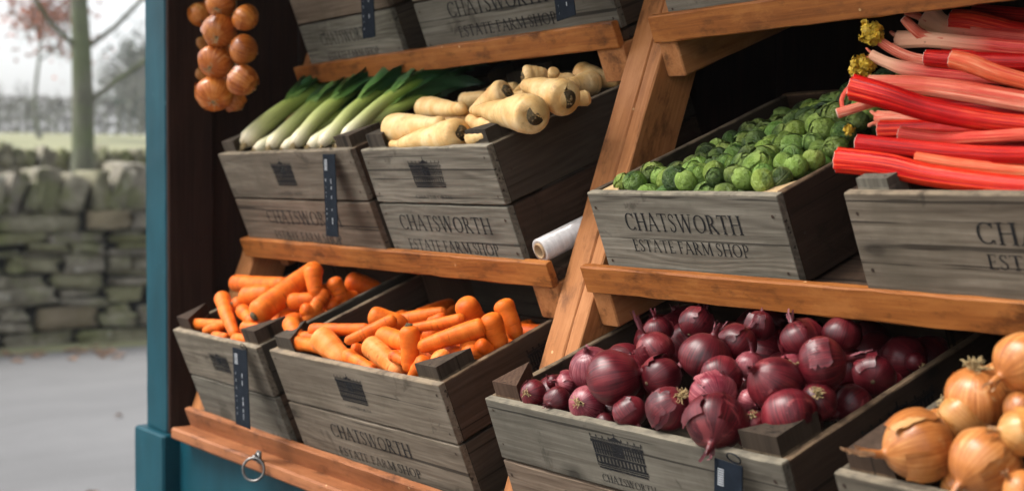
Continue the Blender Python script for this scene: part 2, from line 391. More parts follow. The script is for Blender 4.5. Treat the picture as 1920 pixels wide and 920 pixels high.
CARDB = plain('cardboard_core', (.36, .23, .12), .85)

# ---------------------------------------------------------------- the setting: road, field, sky comes from the world
def sheet(name, pts, mat, kind='structure'):
    b = MB(); b.add(pts, [list(range(len(pts)))]); o = b.build(name, mat); o['kind'] = kind; return o
def road_mat():
    m = NT('worn_asphalt'); n = m.noise(m.coord((1, .45, 1), rand=False), .8, 7, .68, .6); f = m.noise(m.coord((1, 1, 1), rand=False), 90, 3, .6)
    c = m.ramp(n, [(.3, (.066, .065, .064)), (.5, (.106, .105, .105)), (.75, (.145, .143, .141))]); c = m.mix(m.ramp(f, [(.3, .5), (.6, 0.0)]), c, (.16, .16, .16))
    m.col(c); m.bump(f, .4, .004); return m.set(Roughness=.75)
def grass_mat():
    m = NT('winter_grass'); n = m.noise(m.coord((1, 1, 1), rand=False), .5, 6, .65); m.col(m.ramp(n, [(.3, (.13, .135, .065)), (.6, (.20, .20, .105)), (.8, (.26, .245, .15))])); m.bump(n, .5, .05)
    return m.set(Roughness=.9)
G = -1.4
sheet('road', [(-11.7, -60, G), (40, -60, G), (40, 60, G), (-11.7, 60, G)], road_mat())
GRASS = grass_mat()
bt = MB(); rows = [(-11.7, G), (-14, -1.2), (-20, -.55), (-26, .25), (-40, 1.25), (-60, 1.75), (-120, 1.9), (-700, 2.0)]
ys = [-400 + 20 * i for i in range(41)]
V = []
for x, z in rows:
    for y in ys: V.append((x, y, z + (0 if x > -13 else .12 * noise.noise(Vector((x * .11, y * .07, 0))))))
n_ = len(ys)
bt.add(V, [[i * n_ + k, i * n_ + k + 1, i * n_ + n_ + k + 1, i * n_ + n_ + k] for i in range(len(rows) - 1) for k in range(n_ - 1)], True)
fo = bt.build('field', GRASS); fo['kind'] = 'structure'
sheet('ground', [(40, -400, G - .01), (400, -400, G - .01), (400, 400, G - .01), (40, 400, G - .01)], GRASS)

# dry stone walls: every stone is a lumpy block inside the wall's courses
def stone(b, cx, cy, cz, lx, ly, lz, rot=0.0, lean=0.0, seed=0.0):
    n = 4; V = []; F = []; idx = {}
    g = [-1, -.72, 0, .72, 1]
    def vid(i, j, k):
        if (i, j, k) not in idx:
            p = Vector((g[i], g[j], g[k])); q = Vector(p)
            m = max(abs(p.x), abs(p.y), abs(p.z)); ln = p.length
            q = p * (.84 + .16 * m / ln)
            q += Vector((noise.noise(p * 1.1 + Vector((seed, 0, 0))), noise.noise(p * 1.1 + Vector((0, seed, 3))), noise.noise(p * 1.1 + Vector((5, 0, seed))))) * .38 + Vector((noise.noise(p * 3 + Vector((seed, 1, 0))), noise.noise(p * 3 + Vector((2, seed, 0))), noise.noise(p * 3 + Vector((0, 3, seed))))) * .16
            q = Vector((q.x * lx / 2, q.y * ly / 2, q.z * lz / 2))
            y, z = q.y, q.z; q.y, q.z = y * cos(rot) - z * sin(rot), y * sin(rot) + z * cos(rot)
            idx[i, j, k] = len(V); V.append((q.x + cx, q.y + cy, q.z + cz))
        return idx[i, j, k]
    for a in range(n):
        for c in range(n):
            F.append([vid(0, a, c), vid(0, a, c + 1), vid(0, a + 1, c + 1), vid(0, a + 1, c)])
            F.append([vid(n, a, c), vid(n, a + 1, c), vid(n, a + 1, c + 1), vid(n, a, c + 1)])
            F.append([vid(a, 0, c), vid(a + 1, 0, c), vid(a + 1, 0, c + 1), vid(a, 0, c + 1)])
            F.append([vid(a, n, c), vid(a, n, c + 1), vid(a + 1, n, c + 1), vid(a + 1, n, c)])
            F.append([vid(a, c, 0), vid(a, c + 1, 0), vid(a + 1, c + 1, 0), vid(a + 1, c, 0)])
            F.append([vid(a, c, n), vid(a + 1, c, n), vid(a + 1, c + 1, n), vid(a, c + 1, n)])
    b.add(V, F, True)
def stone_mat(name, k=1.0):
    m = NT(name); g = m.n('NewGeometry'); v = m.coord((1, 1, 1), rand=False); n = m.noise(v, 7, 6, .65); big = m.noise(v, 2.0, 3, .5)
    c = m.ramp(n, [(.3, (.075 * k, .066 * k, .05 * k)), (.5, (.17 * k, .15 * k, .115 * k)), (.72, (.30 * k, .27 * k, .21 * k))])
    c = m.mix(m.ramp(g.outputs['Random Per Island'], [(.0, .0), (.55, .15), (1.0, .7)]), c, (.15 * k, .155 * k, .045 * k))
    c = m.mix(m.ramp(m.noise(v, 3.2, 4, .6), [(.50, 0.0), (.62, .6)]), c, (.115 * k, .13 * k, .038 * k))
    c = m.mix(m.ramp(m.noise(v, 5.0, 5, .7), [(.62, 0.0), (.70, .8)]), c, (.42 * k, .41 * k, .35 * k))
    c = m.mix(m.ramp(m.math('FRACT', m.math('MULTIPLY', g.outputs['Random Per Island'], 17.0)), [(.90, 0.0), (.93, .7)], 'CONSTANT'), c, (.17 * k, .125 * k, .085 * k))
    m.col(c); m.bump(n, .8, .02); return m.set(Roughness=.9)
STONE = stone_mat('mossy_gritstone', .9)
def stone_wall(name, label, X, y0, y1, base, h, thick, seed, scale=1.0):
    r = random.Random(seed); rt = empty(name, (X, (y0 + y1) / 2, base)); tag(rt, label, 'wall')
    L = Vector((-X, -(y0 + y1) / 2, -base))
    b = MB(); core = MB(); z = base - .03
    cop = .36 * scale
    while z < base + h - cop - .02:
        hh = r.uniform(.10, .21) * scale * (1.35 if z < base + .2 else 1); y = y0 + r.uniform(-.3, 0)
        while y < y1:
            l = r.uniform(.20, .75) * scale; sp = r.uniform(.38, .62) if r.random() < .38 else 1
            stone(b, X - thick / 2 + r.uniform(-.035, .035), y + l / 2, z + hh * sp / 2 + r.uniform(-.012, .012), thick, l * .97, hh * sp * r.uniform(.86, 1.1), r.uniform(-.07, .07), 0, r.uniform(0, 99))
            if sp < 1:
                f = r.uniform(.6, 1.0); stone(b, X - thick / 2 + r.uniform(-.05, .03), y + l * f / 2 + r.uniform(0, l * (1 - f)), z + hh * (1 + sp) / 2, thick, l * f * .97, hh * (1 - sp) * r.uniform(.85, 1.05), r.uniform(-.07, .07), 0, r.uniform(0, 99))
            y += l + r.uniform(.0, .03)
        z += hh
    y = y0
    c = MB()
    while y < y1:
        t = r.uniform(.09, .24) * scale; hh = cop * r.uniform(.7, 1.2)
        stone(c, X - thick / 2 + r.uniform(-.03, .03), y, z + hh / 2 - .02, thick * 1.06, t * 1.05, hh, r.uniform(-.6, .2), 0, r.uniform(0, 99)); y += t * 1.12
    core.board(X - thick + .1, X - .10, y0, y1, base - .05, z, .01, 0, 3)
    b.build('stone_courses', STONE, rt, L); c.build('coping', STONE, rt, L); core.build('rubble_core', plain('wall_core' + str(seed), (.010, .010, .008), .95), rt, L)
    return rt
stone_wall('stone_wall', 'mossy dry stone wall with upright coping stones across the road', -11.95, -1, 12, G, 1.47, .5, 3)
stone_wall('stone_wall', 'second lower brown stone wall behind the thick mossy tree', -17.6, -4, 24, -.85, 1.20, .5, 5, .7)

# a few dead leaves on the road
lv = MB()
for i in range(90):
    x, y = (rnd.uniform(-11.8, -10.9) if i > 9 else rnd.uniform(-10, -5)), 0; y = -x * rnd.uniform(.2, .48); a = rnd.uniform(0, 6.3); s = rnd.uniform(.03, .06)
    p = [(x + s * cos(a + t) * (1 if k % 2 else .55), y + s * sin(a + t) * (1 if k % 2 else .55), G + .006 + .01 * (k % 3)) for k, t in enumerate([0, 1.05, 2.1, 3.15, 4.2, 5.25])]
    lv.add(p, [[0, 1, 2, 3, 4, 5]])
tag(lv.build('fallen_leaves', plain('dead_leaf', (.20, .12, .075), .9)), 'scattered brown dead leaves lying on the grey road', 'leaves', kind='stuff')

# ---------------------------------------------------------------- trees
def bark(name, a, b):
    m = NT(name); n = m.noise(m.coord((1, 1, .35)), 9, 6, .65); n2 = m.noise(m.coord((1, 1, 1)), 2, 4, .6); c = m.ramp(n, [(.3, a), (.7, b)])
    c = m.mix(m.ramp(n2, [(.45, 0.0), (.6, .6)]), c, (.10, .125, .055)); m.col(c); m.bump(n, .6, .02); return m.set(Roughness=.9)
BARK, GREYBARK = bark('mossy_bark', (.055, .055, .04), (.15, .15, .11)), bark('grey_bark', (.10, .098, .09), (.18, .175, .165))
RUST, EVER = plain('rusty_leaf', (.30, .115, .075), .8, nscale=9), plain('dull_evergreen', (.045, .062, .045), .85, nscale=5)
def branch(b, p, d, L, r, depth, rg, tips, up=.08, split=(2, 3)):
    n = 5; pts = [p]; rad = [r]; q = Vector(p); dd = Vector(d).normalized()
    for i in range(n):
        dd = (dd + Vector((rg.gauss(0, .13), rg.gauss(0, .13), rg.gauss(0, .1) + up))).normalized(); q = q + dd * (L / n); pts.append(q.copy()); rad.append(r * (1 - .42 * (i + 1) / n))
    b.tube(pts, rad, 7 if r > .04 else 5, depth == 0)
    if depth == 0: tips.append((q.copy(), dd.copy())); return
    for i in range(2, n + 1):
        for _ in range(rg.randint(*split) if i == n else rg.choice((1, 1, 2))):
            ax = Vector((rg.gauss(0, 1), rg.gauss(0, 1), rg.gauss(0, .5))).normalized(); nd = (dd * (.9 if i == n else .45) + ax * .75).normalized()
            branch(b, pts[i], nd, L * rg.uniform(.5, .75), rad[i] * rg.uniform(.45, .65), depth - 1, rg, tips, up, split)
def tree(name, label, loc, h, r, seed, depth=3, mat=BARK, leaf=None, nleaf=0, ls=.1, first=.3, limbs=(), group=None, lean=(0, 0), bl=.42):
    rg = random.Random(seed); rt = empty(name, loc); tag(rt, label, 'tree', group)
    tb = MB(); n = 14; pts = [Vector((lean[0] * t * h + .03 * h * noise.noise(Vector((seed, t * 2.2, 0))), lean[1] * t * h + .03 * h * noise.noise(Vector((seed, 9, t * 2.2))), t * h)) for t in [i / n for i in range(n + 1)]]
    rad = [r * (1.35 if i == 0 else 1.12 if i == 1 else 1) * max(.05, 1 - 1.0 * (i / n) ** .85) * (1 + .10 * noise.noise(Vector((seed, i * .9, 2)))) for i in range(n + 1)]
    tb.tube([Vector((pts[0].x, pts[0].y, -.6))] + pts, [rad[0] * 1.1] + rad, 12); tb.build('trunk', mat, rt)
    bb = MB(); tips = []
    for i in range(n + 1):
        t = i / n
        if t < first: continue
        for _ in range(2):
            a = rg.uniform(0, 6.28); branch(bb, pts[i], Vector((cos(a), sin(a), rg.uniform(.1, .8))), h * bl * (1.15 - t) * rg.uniform(.6, 1.0), rad[i] * .45 + .008, depth - 1, rg, tips)
    for (t, d, L, rr) in limbs: branch(bb, pts[int(t * n)], Vector(d), L, rr, depth, rg, tips)
    bb.build('branches', mat, rt)
    if leaf and tips:
        lb = MB()
        for _ in range(nleaf):
            p, d = rg.choice(tips); c = p + Vector((rg.gauss(0, 1), rg.gauss(0, 1), rg.gauss(0, 1))) * ls * 2.6; a = Vector((rg.gauss(0, 1), rg.gauss(0, 1), rg.gauss(0, 1))).normalized(); e = a.orthogonal().normalized(); s = ls * rg.uniform(.5, 1.1)
            lb.quad(c - a * s, c - e * s * .6, c + a * s, c + e * s * .6)
        lb.build('crown', leaf, rt)
    return rt
def at_dist(u, v, X): d = ray(u, v); return d * (X / d.x)
p = at_dist(147, 330, -16.2)
tree('bare_tree', 'thick mossy bare tree standing just behind the near stone wall', (p.x, p.y, -1.0), 8.5, .165, 11, 3, BARK, first=.45,
     limbs=((.30, (.2, -1, .8), 2.3, .032), (.26, (-.2, 1, .38), 2.6, .034), (.34, (.2, .9, .55), 2.4, .03), (.38, (0, -.8, .6), 2.0, .03)), bl=.34)
p = at_dist(75, 245, -37)
tree('rusty_tree', 'slender young tree with rusty red leaves left of the thick trunk', (p.x, p.y, .9), 4.9, .075, 21, 3, GREYBARK, RUST, 1500, .10, first=.42, bl=.34)
rg = random.Random(4)
for i in range(13):   # bare trees at the far side of the field
    u = -25 + 27 * i + rg.uniform(-9, 9); X = -rg.uniform(58, 78); p = at_dist(u, 250, X)
    tree('far_tree', 'grey bare tree in the row along the far edge of the field', (p.x, p.y, 1.55), rg.uniform(2.2, 2.9) if u < 190 else rg.uniform(4.2, 5.6), rg.uniform(.08, .15), 40 + i, 3 if u > 180 else 2, GREYBARK, first=.3, group='bare trees along the far field edge', bl=.36)
for u, X, h, lab in ((262, -70, 4.6, 'dull dark evergreen beyond the field beside the blue post'), (330, -66, 5.2, 'dull dark evergreen beyond the field hidden by the blue post')):
    p = at_dist(u, 250, X); tree('evergreen_tree', lab, (p.x, p.y, 1.6), h, .2, int(u), 2, GREYBARK, EVER, 900, .2, first=.12, bl=.38)
# far hedge: a long clipped hedge on the skyline
hg = MB(); rg = random.Random(9)
p0, p1 = at_dist(-150, 250, -84), at_dist(420, 250, -80)
for _ in range(3800):
    t = rg.random(); c = p0.lerp(p1, t); hh = 2.9 + .35 * noise.noise(Vector((t * 30, 0, 0))); c.z = 1.7 + hh * (1 - rg.random() ** 1.6); c.x += rg.uniform(-.5, .5)
    a = Vector((rg.gauss(0, 1), rg.gauss(0, 1), rg.gauss(0, 1))).normalized(); e = a.orthogonal().normalized(); s = rg.uniform(.10, .24)
    hg.quad(c - a * s, c - e * s * .5, c + a * s, c + e * s * .5)
tag(hg.build('hedge', plain('leafless_hedge', (.17, .165, .155), .9, nscale=3)), 'long leafless grey hedge along the far side of the field', 'hedge')

# ---------------------------------------------------------------- damp winter air: pale even mist over the whole place
hz = MB(); hz.add([(x, y, z) for z in (G - 1.6, 13) for x, y in ((-720, -420), (420, -420), (420, 420), (-720, 420))], [[3, 2, 1, 0], [4, 5, 6, 7], [0, 1, 5, 4], [1, 2, 6, 5], [2, 3, 7, 6], [3, 0, 4, 7]])
hm = bpy.data.materials.new('winter_mist'); hm.use_nodes = True; hn = hm.node_tree; hn.nodes.remove(hn.nodes['Principled BSDF'])
pv = hn.nodes.new('ShaderNodeVolumePrincipled'); pv.inputs['Density'].default_value = .0010; pv.inputs['Color'].default_value = (.93, .95, .97, 1); pv.inputs['Anisotropy'].default_value = .1
hn.links.new(pv.outputs[0], hn.nodes['Material Output'].inputs['Volume'])
ho = hz.build('haze', hm); ho['kind'] = 'stuff'; ho['label'] = 'pale damp winter mist over the field and far trees'

# ---------------------------------------------------------------- the market stand
TILT = .3723
ST = empty('market_stand', (-1.4, 1.5, G)); tag(ST, 'teal and orange wooden market stand with three tiers of sloping shelves', 'market stand')
SL = Vector((1.4, -1.5, -G))
def part(name, mat, *boxes, c=.003, parent=None, jit=.0004):
    b = MB()
    for x in boxes: b.board(*x, c=c, jit=jit)
    return b.build(name, mat, parent or ST, SL if parent is None else None)
def tpart(name, mat, org, box, tilt=TILT, c=.0025, jit=.0005):
    b = MB(); b.board(*box, c=c, jit=jit); o = b.build(name, mat, ST, Vector(org) + SL); o.rotation_euler = (tilt, 0, 0); return o
part('side_post', TEAL, (-3.134, -3.0135, 1.174, 1.282, -.5565, 1.12))
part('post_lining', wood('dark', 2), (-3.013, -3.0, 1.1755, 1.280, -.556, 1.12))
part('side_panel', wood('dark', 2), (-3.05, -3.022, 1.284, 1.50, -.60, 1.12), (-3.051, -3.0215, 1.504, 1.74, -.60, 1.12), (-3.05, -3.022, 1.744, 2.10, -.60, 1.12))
pl_ = part('plinth', TEAL, (-3.163, -2.989, 1.155, 1.31, G, -.557), c=.005)
part('front_board', TEAL, (-2.988, -.18, 1.192, 1.212, G, -.5545))
part('hinge', TEAL, (-3.1385, -3.1345, 1.19, 1.24, -.47, -.40))
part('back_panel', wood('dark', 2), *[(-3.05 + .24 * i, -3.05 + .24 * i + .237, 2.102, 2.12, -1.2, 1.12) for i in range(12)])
part('unseen_shade_panel', wood('dark', 2), (-.17, -.145, .80, 2.10, G, 1.12))  # added out of view to block light from the right
part('roof', wood('dark', 0), (-3.3, .10, .80, 1.48, 1.122, 1.145), (-3.3, .10, 1.483, 2.15, 1.122, 1.145))  # roof and fascia are unseen, overhang sized to shade the shelves from the sky
part('fascia', TEAL, (-3.3, .10, .775, .798, .93, 1.165))
for x, ya in ((-1.79, 1), (-2.985, 0)):
    tpart('rail', wood('rail', 2), (x, 1.345 - .36 * .45, -.6), (0, .0515 if ya else .07, 0, .08, .085, 1.75), tilt=-.3456, c=.002)
    if ya: tpart('rail', wood('rail', 2), (x, 1.345 - .36 * .45, -.6), (.0522, .082, .0012, .0795, .085, 1.75), tilt=-.3456, c=.002)
TIERS = dict(top=(1.459, .240), mid=(1.329, -.139), low=(1.199, -.500))
for k, (y, z) in TIERS.items():
    for x0, x1 in ((-2.928, -1.793), (-1.706, -.18)):
        tpart('shelf_lip', wood('old' if k == 'low' else 'pine', 0), (x0, y, z), (0, x1 - x0, -.0155, -.001, -.027, .0155), c=.002, jit=.0008)
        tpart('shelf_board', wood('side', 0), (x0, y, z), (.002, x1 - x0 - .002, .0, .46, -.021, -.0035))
    if k != 'low':
        tpart('shelf_cleat', wood('rail', 1), (-1.86, y, z), (0, .067, -.008, .42, -.085, -.0225)); tpart('shelf_cleat', wood('rail', 1), (-1.7055, y, z), (0, .042, -.008, .42, -.085, -.0225))
        tpart('shelf_cleat', wood('rail', 1), (-2.914, y, z), (0, .035, .05, .42, -.075, -.0225))
part('ledge', wood('old', 0), (-2.93, -.18, 1.150, 1.26, -.5530, -.5285), c=.004)
# ring pull on the ledge
rp = ray(486, 868); rp = rp * (1.148 / rp.y)
kb = empty('ring_pull', Vector((rp.x, 1.1495, rp.z + .012)) + SL); kb.parent = ST
b = MB(); b.board(-.009, .009, -.003, 0, -.012, .012, .001, 0); b.build('backing_plate', STEEL, kb)
b = MB(); b.tube([(0, -.0032, 0), (0, -.006, 0)], .010, 18); b.tube([(0, -.004, 0), (0, -.012, 0), (0, -.015, 0)], [.006, .006, .004], 12); b.build('boss', STEEL, kb)
b = MB(); b.tube([(.021 * sin(t), -.0125 - .006 * (1 - cos(t)) * .5, -.017 + .021 * cos(t)) for t in [2 * pi * i / 28 for i in range(29)]], .0026, 8, False); o = b.build('ring', STEEL, kb); o.rotation_euler = (0, .0, .75); o.location = (.012, -.012, 0)

# ---------------------------------------------------------------- lettering and the house emblem, stencilled on the crates
def glyphs():
    T_, t_ = .135, .055
    def ln(x0, y0, x1, y1, w): return ('l', x0, y0, x1, y1, w)
    def ser(x, y, w=.30): return ('l', x - w / 2, y, x + w / 2, y, .045)
    def arc(cx, cy, rx, ry, a0, a1): return ('a', cx, cy, rx, ry, a0, a1)
    g = {}
    g['C'] = (.86, [arc(.46, .5, .42, .48, 48, 318), ln(.75, .72, .75, .99, .05), ln(.77, .02, .77, .2, .05)])
    g['O'] = (.98, [arc(.49, .5, .45, .48, 0, 360)])
    g['H'] = (.92, [ln(.17, 0, .17, 1, T_), ln(.75, 0, .75, 1, T_), ln(.17, .51, .75, .51, t_)] + [ser(x, y) for x in (.17, .75) for y in (.022, .978)])
    g['A'] = (.90, [ln(.10, 0, .44, 1, t_ + .02), ln(.43, 1.03, .80, 0, T_), ln(.21, .35, .67, .35, t_), ser(.10, .022, .26), ser(.80, .022, .30)])
    g['T'] = (.80, [ln(.40, 0, .40, 1, T_), ln(.03, .97, .77, .97, .06), ser(.40, .022), ln(.045, .82, .045, .99, .045), ln(.755, .82, .755, .99, .045)])
    g['S'] = (.58, [('p', [(.47, .80), (.42, .93), (.29, .985), (.15, .92), (.10, .78), (.15, .65), (.28, .54), (.42, .42), (.48, .27), (.42, .10), (.27, .015), (.13, .06), (.07, .22)], [.06, .06, .06, .08, .11, .12, .13, .12, .11, .09, .06, .06, .06]), ln(.475, .76, .475, .97, .04), ln(.065, .03, .065, .26, .04)])
    g['W'] = (1.28, [ln(.13, 1, .38, 0, T_), ln(.37, 0, .64, 1, t_), ln(.63, 1, .90, 0, T_), ln(.89, 0, 1.13, 1, t_), ser(.13, .978), ser(.64, .978, .24), ser(1.13, .978, .26)])
    g['R'] = (.82, [ln(.17, 0, .17, 1, T_), ser(.17, .022), ln(.05, .975, .36, .975, .05), arc(.32, .735, .27, .24, -90, 90), ln(.17, .5, .34, .5, t_), ln(.34, .5, .74, .02, T_), ser(.73, .022, .2)])
    g['P'] = (.70, [ln(.17, 0, .17, 1, T_), ser(.17, .022), ln(.05, .975, .36, .975, .05), arc(.33, .72, .28, .255, -90, 90), ln(.17, .47, .34, .47, t_)])
    g['E'] = (.66, [ln(.17, 0, .17, 1, T_), ln(.04, .973, .55, .973, .054), ln(.17, .51, .47, .51, t_), ln(.04, .027, .60, .027, .054), ln(.55, .82, .55, .99, .04), ln(.60, .01, .60, .2, .04), ln(.47, .42, .47, .60, .035)])
    g['F'] = (.62, [ln(.17, 0, .17, 1, T_), ser(.17, .022), ln(.04, .973, .55, .973, .054), ln(.17, .51, .46, .51, t_), ln(.55, .80, .55, .99, .04), ln(.46, .42, .46, .60, .035)])
    g['M'] = (1.10, [ln(.14, 0, .18, 1, t_), ln(.18, 1, .54, .05, T_), ln(.53, .05, .90, 1, t_), ln(.90, 1, .95, 0, T_), ser(.14, .022, .26), ser(.95, .022, .28), ser(.14, .978, .18), ser(.93, .978, .2)])
    return g
GL = glyphs()
def text_width(t): return sum(GL[c][0] + .05 if c != ' ' else .34 for c in t)
def lettering(b, t, x0, x1, z, h, y=-.0006):
    """stencilled line from x0 to x1, baseline z, cap height h, on a face that looks along -y"""
    k = (x1 - x0) / text_width(t); x = x0; cnt = [0]
    def q(p):
        cnt[0] += 1; b.add([(a, y - cnt[0] * 2e-7, c) for a, c in p], [[0, 1, 2, 3]])
    def seg(X0, Y0, X1, Y1, w0, w1=None):
        w1 = w0 if w1 is None else w1; dx, dy = X1 - X0, Y1 - Y0; L = sqrt(dx * dx + dy * dy) or 1; nx, ny = -dy / L, dx / L
        P = [(X0 + nx * w0 / 2, Y0 + ny * w0 / 2), (X1 + nx * w1 / 2, Y1 + ny * w1 / 2), (X1 - nx * w1 / 2, Y1 - ny * w1 / 2), (X0 - nx * w0 / 2, Y0 - ny * w0 / 2)]
        q([(x + a * k, z + c * h) for a, c in P])
    for ch in t:
        if ch == ' ': x += .34 * k; continue
        wd, st = GL[ch]
        for s_ in st:
            if s_[0] == 'l': seg(*s_[1:5], s_[5])
            elif s_[0] == 'a':
                _, cx, cy, rx, ry, a0, a1 = s_; n = max(8, int(abs(a1 - a0) / 14)); pr = None
                for i in range(n + 1):
                    a = radians(a0 + (a1 - a0) * i / n); wv = .05 + .09 * abs(cos(a)) ** 1.5; P = (cx + (rx - wv / 2) * cos(a), cy + (ry - .02) * sin(a), wv)
                    if pr: seg(pr[0], pr[1], P[0], P[1], pr[2], P[2])
                    pr = P
            else:
                for i in range(len(s_[1]) - 1): seg(*s_[1][i], *s_[1][i + 1], s_[2][i], s_[2][i + 1])
        x += (wd + .05) * k
def emblem(b, x0, x1, z0, z1, y=-.0006, face='front'):
    """great house: steps, arcaded basement, columned storey, balustrade with urns and a small pediment"""
    cnt = [0]
    def r(a, c, e, f, tri=False):
        cnt[0] += 1; yy = y - cnt[0] * 2e-7
        P = [(a, c), (e, c), (e, f), (a, f)] if not tri else [(a, c), (e, c), ((a + e) / 2, f)]
        P = [(x0 + p * (x1 - x0), z0 + q_ * (z1 - z0)) for p, q_ in P]
        V = [(p, yy, q_) for p, q_ in P] if face == 'front' else [(-yy, p, q_) for p, q_ in P]
        b.add(V, [list(range(len(V)))])
    r(.02, 0, .98, .055); r(.0, .075, 1, .11)
    r(0, .125, 1, .19)
    for i in range(14): r(i / 14, .19, i / 14 + .042, .34)
    r(0, .34, 1, .40)
    for i in range(19): r(i / 19 + .004, .415, i / 19 + .040, .72)
    r(.0, .53, 1.0, .56); r(.40, .415, .60, .72)
    r(-.02, .72, 1.02, .80)
    for i in range(32): r(i / 32, .81, i / 32 + .018, .845)
    r(-.01, .85, 1.01, .872)
    for i in range(9): r(i / 8 - .008, .87, i / 8 + .008, .955); r(i / 8 - .016, .90, i / 8 + .016, .925)
    r(.36, .872, .64, .985, True); r(.49, .95, .51, 1.08)

# ---------------------------------------------------------------- crates
CRATES = {}
def disc(b, x, z, r, y): b.add([(x, y, z)] + [(x + r * cos(2 * pi * k / 9), y, z + r * sin(2 * pi * k / 9)) for k in range(9)], [[0, k + 1, (k + 1) % 9 + 1] for k in range(9)])
def crate(key, loc, tilt, yaw, W, D, hs, n, label, group, post=.024, gap=.0042, text=None, marks=(), emb=None, small=None, side_emb=None, slant=True, fresh=False):
    rt = empty('wooden_crate', loc, (tilt, 0, yaw)); tag(rt, label, 'crate', group)
    H = n * hs + (n - 1) * gap
    CRATES[key] = dict(W=W, D=D, H=H, M=Matrix.Translation(loc) @ Euler((tilt, 0, yaw)).to_matrix().to_4x4(), root=rt)
    for i in range(n):
        z1 = -i * (hs + gap); z0 = z1 - hs
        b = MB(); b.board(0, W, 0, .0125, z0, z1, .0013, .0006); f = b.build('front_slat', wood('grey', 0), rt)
        for x in (.014, W - .014):
            for z in (z0 + hs * .2, z1 - hs * .2): nb = MB(); disc(nb, x + rnd.uniform(-.003, .003), z + rnd.uniform(-.006, .006), rnd.uniform(.002, .003), -.0007); nb.build('nail_head', NAIL, f)
        if i == n - 1 and text:
            tb = MB()
            for t, x0, x1, z, h in text: lettering(tb, t, x0, x1, z, h)
            tb.build('lettering', INK, f)
        if i == 0 and emb: eb = MB(); emblem(eb, *emb); eb.build('emblem', INK, f)
        if i == 0 and small: tb = MB(); lettering(tb, *small); tb.build('small_lettering', INK, f)
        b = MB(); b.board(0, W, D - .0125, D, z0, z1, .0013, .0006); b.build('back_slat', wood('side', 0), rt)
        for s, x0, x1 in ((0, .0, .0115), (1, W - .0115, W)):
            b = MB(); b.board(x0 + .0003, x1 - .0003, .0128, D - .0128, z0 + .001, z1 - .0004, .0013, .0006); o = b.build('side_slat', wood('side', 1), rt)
            if s and i == 0 and side_emb: eb = MB(); emblem(eb, side_emb[0], side_emb[1], side_emb[2], side_emb[3], -(W + .0006), 'side'); eb.build('emblem', INK, o)
            if s:
                for y in (.03, D - .03):
                    nb = MB(); nb.add([(W + .0005, y + .0022 * cos(k), z0 + hs * .5 + .0022 * sin(k)) for k in [2 * pi * q / 8 for q in range(8)]], [list(range(8))]); nb.build('nail_head', NAIL, o)
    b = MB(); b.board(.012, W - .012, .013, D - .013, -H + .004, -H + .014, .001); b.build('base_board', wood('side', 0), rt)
    if post is not None:
        e = .060
        for sx in (0, 1):
            for sy in (0, 1):
                x0 = .0122 if not sx else W - .0122; y0 = .0132 if not sy else D - .0132; dx = e if not sx else -e; dy = e if not sy else -e; q = post + rnd.uniform(-.003, .003)
                tri = [(x0, y0), (x0 + dx, y0), (x0, y0 + dy * 1.15)] if fresh is False else [(x0, y0), (x0 + dx * .75, y0), (x0 + dx * .75, y0 + dy * .6), (x0, y0 + dy * .6)]
                if sx != sy: tri = tri[::-1]
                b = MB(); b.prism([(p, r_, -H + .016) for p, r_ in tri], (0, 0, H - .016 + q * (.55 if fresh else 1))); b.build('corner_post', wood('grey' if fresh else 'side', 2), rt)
    else:   # low corner fillets, flush with the rim, of paler fresh wood
        e = .042
        for sx in (0, 1):
            x0 = .0122 if not sx else W - .0122; dx = e if not sx else -e; tri = [(x0, .0132), (x0 + dx, .0132), (x0, .0132 + e * 1.2)]
            b = MB(); b.prism([(p, r_, -H + .016) for p, r_ in (tri if not sx else tri[::-1])], (0, 0, H - .019)); b.build('corner_fillet', wood('fresh', 2), rt)
    return rt
CH, EF = 'CHATSWORTH', 'ESTATE FARM SHOP'
G1, G2, G3 = 'slatted grey crates along the upper shelf', 'slatted grey crates along the middle shelf', 'slatted grey crates along the bottom shelf'
crate('leek', (-2.8986, 1.2463, .0534), .3877, -.0121, .6052, .42, .1, 2, 'weathered grey crate filled with leeks, black tag on its front', G2, text=[(CH, .136, .47, -.156, .030), (EF, .143, .445, -.193, .020)], emb=(.25, .338, -.071, -.018), small=(CH, .235, .345, -.091, .006))
crate('parsnip', (-2.2805, 1.2541, .0522), .3725, -.0194, .4197, .42, .1, 2, 'weathered grey crate filled with pale parsnips beside the orange upright', G2, text=[(CH, .056, .358, -.152, .029), (EF, .063, .359, -.190, .021)], emb=(.158, .26, -.071, -.020), small=(CH, .145, .265, -.092, .007))
crate('small_carrot', (-2.8393, 1.12, -.3102), .3787, -.0021, .4043, .42, .1, 2, 'narrower grey crate of carrots nearest the blue post', G3, emb=(.155, .24, -.073, -.033))
crate('carrot', (-2.3858, 1.1238, -.3093), .375, .0278, .5531, .42, .1, 2, 'wide grey crate of carrots in the middle of the bottom shelf', G3, text=[(CH, .136, .399, -.152, .026), (EF, .141, .407, -.188, .017)], emb=(.222, .31, -.069, -.019), small=(CH, .225, .31, -.083, .006), side_emb=(.17, .27, -.075, -.02))
crate('red_onion', (-1.7047, 1.1374, -.3122), .3405, .0049, .5826, .40, .094, 2, 'wide grey crate heaped with red onions, square black tag on its front', G3, text=[(CH, .13, .41, -.145, .027), (EF, .135, .41, -.178, .018)], emb=(.236, .338, -.066, -.014), small=(CH, .237, .346, -.0855, .011), side_emb=(.13, .26, -.072, -.018))
crate('yellow_onion', (-1.035, 1.128, -.305), .36, .0, .56, .40, .094, 2, 'grey crate of yellow onions at the right end of the bottom shelf', G3)
